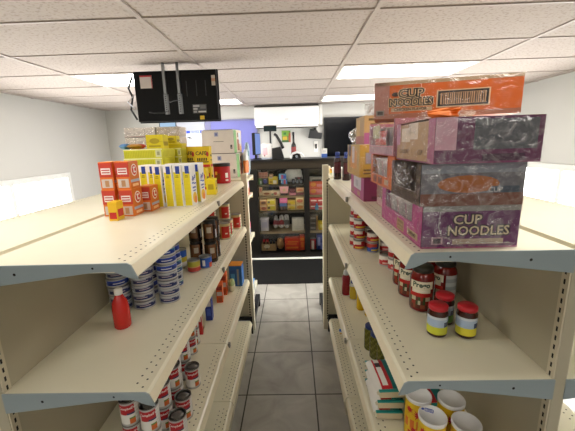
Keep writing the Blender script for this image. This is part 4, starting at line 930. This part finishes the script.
good('red_case', 'red and orange case at the bottom of the cabinet, left of the divider', 'case', -.160, .062, s0, s0+.185, 'cf3a1c', [('F',.1,.15,.9,.3,'e07a2a'),('F',.1,.45,.8,.6,'dd6a2a'),('F',.2,.68,.9,.74,'e0902f')], .13)
good('red_case', 'narrow red and orange carton against the cabinet divider', 'case', .066, .135, s0, s0+.212, 'd9481f', [('F',.2,.2,.8,.6,'e2702c'),('F',.1,.7,.9,.9,'e88a2c')], .13)
# right bay
good('grey_tray', 'grey and black open carton on the second shelf of the right cabinet bay', 'carton', .225, .425, s2+.193, s2+.250, '8b8780', [('F',.15,.0,.8,.45,'23211f'),('T',0,0,1,1,'5c5852')], .13)
for k in range(2):
    good('orange_box', 'orange and pink candy box in the right cabinet bay, %s one' % ('lower' if k == 0 else 'upper'), 'box', .222, .425, s2+.096*k+ .0, s2+.096*k+.095, 'e2643f' if k else 'e5706a', [('o','F',.25,.55,.2,.3,'ee9a3a'),('F',.5,.2,.95,.6,'e88a8a'),('F',0,.85,1,1,'d8482a')], .14, 'orange candy boxes')
for k in range(2):
    for q in range(2):
        good('red_box', 'red box with white lettering band in the right cabinet bay, %s %s' % (['lower', 'upper'][k], ['left', 'right'][q]), 'box', .222 + .108*q, .328 + .108*q, s3+.085*k, s3+.085*k+.084, 'bd2434', [('F',.1,.42,.9,.66,'efe0de'),('F',.2,.15,.7,.25,'d8606a')], .13, 'red boxes in the right cabinet bay')
solo('blue_bottle', MB().lathe([(.022,0),(.026,.01),(.026,.05),(.012,.07),(.012,.095),(0,.096)], '2e86c8', 16), 'blue bottle in front of the red boxes in the right cabinet bay', 'bottle', (.318, CF0 - .03, s3 + .0008))
for k in range(3):
    good('grey_pack', 'dark grey pack with brown end on the right fourth cabinet shelf, %s of three' % ['bottom', 'middle', 'top'][k], 'pack', .215, .332, s4+.073*k, s4+.073*k+.071, '57514d', [('F',.1,.3,.7,.65,'9a9490'),('F',.82,0,1,1,'a87a42')], .12, 'dark grey packs')
good('yellow_box', 'yellow box beside the dark grey packs', 'box', .342, .440, s4, s4+.12, 'd6b81c', [('F',.2,.3,.8,.7,'e8d878')], .12)
kit('red_can', can_parts(.043, .165, lambda u, v: 'e8dcd8' if .42 < u < .54 and v < .85 else 'b81d2c', 8, '8a8a8a', 20), 'tall red and white can at the bottom of the right cabinet bay', 'can', (.262, CF0 + .05, s0 + .0008))
good('blue_carton', 'blue and white carton at the bottom of the right cabinet bay', 'carton', .318, .400, s0, s0+.215, '20388f', [('F',.1,.3,.6,.9,'9aa4d8'),('F',.6,.05,.9,.5,'5a6ac0')], .12)
good('blue_carton', 'blue and pink carton at the far right end in view of the cabinet bottom', 'carton', .404, .460, s0, s0+.235, '2a3f96', [('F',.3,.6,1,1,'c04a8a')], .12)
for k in range(3):
    good('spare_box', 'brown box at the right of the right cabinet bay, hidden behind the shelf post, %s' % ['low', 'middle', 'high'][k], 'box', .52, .80, (s4, s3, s2)[k], (s4, s3, s2)[k] + .14, ('7a5a3c', '8a4a3a', '6a5a4a')[k], [('F',.1,.2,.9,.5,'b09a78')], .14)

# ================================================================== ON THE COUNTER
CTZ = CT + .0008
t = thing('customer_display', 'black screen on a thin pole standing on the counter', 'screen', (-.330, 4.90, CTZ)); part(t, 'base', MB().box(-.05, .05, -.04, .04, 0, .012, BLACK)); part(t, 'pole', MB().tube([(0,0,.012),(0,0,.40)], .014, '26282a', 10)); bevel(part(t, 'screen', MB().box(-.092, .092, -.02, .02, .39, .468, M('101a1c', .25))), .005); part(t, 'screen_face', MB().box(-.084, .084, -.0212, -.0205, .398, .460, M('16292b', .1)))
t = thing('wipes_canister', 'white canister with pink print on the counter by the pole screen', 'canister', (-.376, 4.68, CTZ))
part(t, 'body', MB().lathe([(.068,0),(.072,.005)] + [(.072,.005+.02*k) for k in range(1, 10)], 'efe9e6', 26, pat=lambda u, i: mm('e6b4bd' if (.36 < u < .52 and 3 < i < 9) else 'a8505e' if (.42 < u < .48 and i == 3) else 'c9d0e0' if i < 2 else 'efe9e6'))); part(t, 'lid', MB().lathe([(.074,.186),(.074,.2),(.066,.216),(.03,.222),(0,.222)], 'f0eeea', 26))
t = thing('monitor', 'blue-lit monitor seen edge-on at the left end of the counter', 'monitor', (-.53, 4.86, CTZ), 1.38); part(t, 'stand', MB().box(-.06, .06, -.045, .045, 0, .012, BLACK).box(-.02, .02, .005, .03, .012, .10, BLACK)); bevel(part(t, 'housing', MB().box(-.13, .13, -.015, .03, .06, .372, BLACK)), .006); part(t, 'screen', MB().box(-.122, .122, -.0172, -.0155, .072, .362, emit('lit_blue_screen', '8ea6e8', .8)))
t = thing('payment_terminal', 'black and white payment terminal with a slanted handset on the counter', 'terminal', (-.215, 4.74, CTZ)); part(t, 'base', MB().prism([(-.085, 0), (.085, 0), (.06, .09), (.035, .17), (-.085, .15)], -.06, .05, M('191a1c', .4))); part(t, 'faceplate', MB().prism([(-.075, .155), (.03, .175), (.055, .12), (.075, .19), (-.02, .34), (-.06, .30)], -.045, .03, 'dcdcda')); part(t, 'handset', MB().tube([(-.045, -.055, .345), (-.015, -.06, .32), (.045, -.06, .22), (.075, -.055, .145)], .020, M('141416', .35), 10))
t = thing('wine_bottle', 'tall black bottle with a red label standing on the counter', 'bottle', (.006, 4.84, CTZ)); part(t, 'bottle', MB().lathe([(.034,0),(.037,.006),(.037,.05),(.037,.10),(.037,.16),(.032,.19),(.015,.225),(.014,.33)], M('15120f', .12), 24, pat=lambda u, i: M('b05a58' if i in (2, 3) and .3 < u < .7 else '15120f', .12))); part(t, 'cap', MB().lathe([(.0165,.325),(.0165,.365),(.012,.37),(0,.37)], '2a2a30', 18))
t = thing('barcode_scanner', 'white and black curved scanner lying on the counter', 'scanner', (.05, 4.70, CTZ)); part(t, 'shell', MB().prism([(-.10, 0), (-.10, .045), (-.06, .085), (0, .10), (.06, .085), (.10, .045), (.105, .015), (.07, .06), (0, .075), (-.06, .055), (-.075, 0)], -.035, .035, 'e9eaec')); part(t, 'window', MB().prism([(-.07, 0), (-.055, .052), (0, .072), (.04, .062), (.06, 0)], -.03, .03, M('16181b', .2))); part(t, 'eye', MB().disc((-.005, -.0305, .03), .018, '98a0a8', 14, '-y'))
solo('tissue_box', abox(.082, .10, .125, 'e8e6e2', [('F',0,0,1,.42,'4a73c8'),('F',.3,.55,.8,.8,'d4d2d0')]), 'small white and blue box at the right end of the counter', 'box', (.442, 4.82, CTZ))

# ================================================================== ON THE BACK WALL
AY = Y1
t = thing('air_conditioner', 'white wall-mounted air conditioner under the ceiling', 'air conditioner', (-.10, AY, 1.90))
bevel(part(t, 'housing', MB().prism([(-.545, .045), (.545, .045), (.545, .345), (-.545, .345)], -.21, -.0008, M('eceaea', .35, 0, .01))), .018, 3)
part(t, 'louver', MB().box(-.525, .525, -.215, -.06, .012, .040, 'f2f1ef')); part(t, 'top_gap_shadow', MB().box(-.54, .54, -.19, -.01, .3455, .375, '35322f')); part(t, 'vent_slot', MB().box(-.53, .53, -.19, -.005, .0, .011, '55524e')); part(t, 'badge', MB().box(-.03, .03, -.2112, -.2102, .135, .147, 'a7a7aa'))  # dark strip on top stands in for the shadow below the ceiling
solo('pipe_cover', MB().box(-.025, .025, -.05, -.0008, 0, .34, 'e0dfda'), 'white pipe cover right of the air conditioner', 'pipe cover', (.492, AY, 1.94))
solo('wall_card', abox(.155, .006, .20, '6c8a4a', [('F',0,.55,.8,1,'7fae48'),('F',.1,.2,.6,.5,'c9a83a'),('F',.75,0,1,.8,'a85a3a'),('F',0,0,.8,.18,'3a5a34'),('F',.2,.65,.5,.85,'3f7a3c',2)]), 'green and red picture card on the wall below the air conditioner', 'card', (-.12, AY - .004, 1.66))
t = thing('wall_speaker', 'black device box mounted on the wall below the air conditioner', 'device', (.388, AY, 1.70)); bevel(part(t, 'housing', MB().prism([(-.12, .02), (.11, .0), (.12, .10), (.05, .11), (.03, .15), (-.09, .17), (-.105, .09)], -.12, -.0008, M('1f2022', .5))), .008); part(t, 'bracket', MB().box(-.02, .02, -.1, -.001, .15, .19, '2a2a2c'))
t = thing('wall_phone', 'small white wall plate with a black handset', 'wall phone', (.404, AY, 1.475)); part(t, 'plate', MB().box(-.034, .034, -.012, -.0008, 0, .19, 'e6e4de')); part(t, 'handset', MB().box(-.015, .015, -.03, -.0125, .06, .14, BLACK))
solo('wall_cable', MB().tube([(.0, 0, .40), (-.005, -.003, .30), (-.03, -.004, .12), (-.05, -.004, -.2)], .006, 'cfcdc6', 6), 'pale cable running down the wall right of the phone plate', 'cable', (.515, AY - .008, 1.35))
t = thing('wall_television', 'black wall television at the right of the far wall', 'television', (.905, AY, 1.36)); bevel(part(t, 'frame', MB().box(-.36, .36, -.06, -.0008, 0, .70, M('121214', .4))), .006); part(t, 'screen', MB().box(-.345, .345, -.0615, -.0605, .02, .685, M('06070b', .15, 0, .05, 20, .25)))
t = thing('wall_monitor', 'small pale blue screen on the far wall beneath the hanging television', 'monitor', (-2.195, AY, 1.80)); part(t, 'frame', MB().box(-.15, .15, -.04, -.0008, 0, .27, '22262c')); part(t, 'screen', MB().box(-.138, .138, -.0415, -.0405, .012, .258, emit('lit_pale_screen', 'b4d2ee', .9)))
# floor mat
solo('floor_mat', MB().box(-1.5, 1.5, 3.63, 4.46, 0.0005, .008, M('1d1d1d', .95, 0, .15, 60, .05)), 'dark grey floor mat in front of the display cabinet', 'mat')

# ================================================================== HANGING TELEVISION (seen from behind)
t = thing('hanging_television', 'black flat television hung from the ceiling, its back with stickers and metal rails facing us', 'television', (-.944, 2.80, 1.842), 0)
TVW, TVH = .672, .392
bevel(part(t, 'back_shell', MB().box(-TVW/2, TVW/2, 0, .045, 0, TVH, M('08090a', .5, 0, .05, 20, .2))), .006)
part(t, 'bezel', MB().box(-TVW/2 - .006, TVW/2 + .006, .0455, .062, -.008, TVH + .006, M('070708', .4, 0, .05, 20, .2)))
part(t, 'screen', MB().box(-TVW/2 + .01, TVW/2 - .01, .0625, .0635, .01, TVH - .01, M('07090c', .1)))
RAIL = M('8c8f90', .35, .6)
for x in (-.083, .031):
    r_ = part(t, 'mount_rail', MB().box(x - .010, x + .010, -.020, -.0005, .055, .452 - .0, RAIL).box(x - .018, x + .018, -.008, -.0005, .055, .21, RAIL), label='grey metal mounting rail')
    hb = MB()
    for q in range(9): hb.face([(x - .005, -.0206, .07 + q*.017), (x + .005, -.0206, .07 + q*.017), (x + .005, -.0206, .078 + q*.017), (x - .005, -.0206, .078 + q*.017)], HOLE)
    part(r_, 'slot_row', hb)
part(t, 'wire', MB().tube([(-.077, -.02, .16), (-.047, -.024, .145), (-.017, -.026, .155), (.028, -.02, .16)], .003, '6f7275', 6))
part(t, 'handle_cable', MB().tube([(-.235, -.006, .075), (-.20, -.012, .068), (-.12, -.012, .066), (-.07, -.01, .08)], .006, '1e2022', 6))
part(t, 'warning_sticker', abox(.098, .001, .098, 'd8d2cd', [('F',0,.88,1,1,'c0303a'),('F',.93,0,1,.9,'b84a52')]), (-.236, -.0006, .262))
part(t, 'rating_label', abox(.115, .001, .072, '3f4348', [('F',.05,.7,.5,.92,'b4b7ba'),('F',.05,.40,.35,.6,'b4b7ba'),('F',.4,.1,.95,.26,'cfd1d3'),('F',.55,.5,.95,.9,'6a6e72'),('F',.05,.08,.3,.3,'9a9da0')]), (.183, -.0006, .055))
part(t, 'round_sticker', abox(.036, .001, .030, 'd7b91e'), (.199, -.0006, .006)); part(t, 'side_sticker', abox(.030, .001, .078, 'cfc4b8', [('F',0,.4,1,.7,'c99a80')]), (.312, -.0006, .268))
for x in (.09, .17, .245): part(t, 'vent_slot', MB().box(x - .003, x + .003, -.0012, -.0003, .19, .31, '2a2c2e'))
part(t, 'cable_bundle', MB().tube([(-.36, .03, .36), (-.395, .02, .27), (-.37, .02, .20), (-.39, .01, .10), (-.345, .0, .02)], .008, '1a1b1e', 6).tube([(-.35, .0, .21), (-.40, -.01, .16), (-.355, -.005, .11)], .006, 'c9ccd2', 6))

# ================================================================== CAMERA, RENDER LOOK
f_px, pitch, yaw, roll = 326.69, .215215, -.023308, .029845
sy, cy = math.sin(yaw), math.cos(yaw)
fwd = Vector((sy*math.cos(pitch), cy*math.cos(pitch), -math.sin(pitch)))
r0 = Vector((cy, -sy, 0)); d0 = fwd.cross(r0)
right = r0*math.cos(roll) + d0*math.sin(roll); down = -r0*math.sin(roll) + d0*math.cos(roll)
cam = bpy.data.cameras.new('camera'); co_ = bpy.data.objects.new('camera', cam); COL.objects.link(co_)
cam.sensor_width = 36; cam.lens = f_px / 575 * 36; cam.clip_start = .02
co_.matrix_world = Matrix(((right.x, -down.x, -fwd.x, 0), (right.y, -down.y, -fwd.y, 0), (right.z, -down.z, -fwd.z, 1.6282), (0, 0, 0, 1)))
scene.camera = co_
w = bpy.data.worlds.new('world'); scene.world = w; w.use_nodes = True
w.node_tree.nodes['Background'].inputs[0].default_value = (.05, .05, .055, 1)
scene.view_settings.view_transform = 'Standard'; scene.view_settings.look = 'None'; scene.view_settings.gamma = 1; scene.view_settings.use_curve_mapping = False
scene.view_settings.exposure = 0.06
seen = {}
for o in ALL: seen.setdefault(o['label'], []).append(o.name)
for k, v in seen.items():
    if len(v) > 1: print('DUPLICATE LABEL', k, v)
    n_ = len(k.split())
    if n_ < 4 or n_ > 16: print('LABEL LENGTH', n_, k)
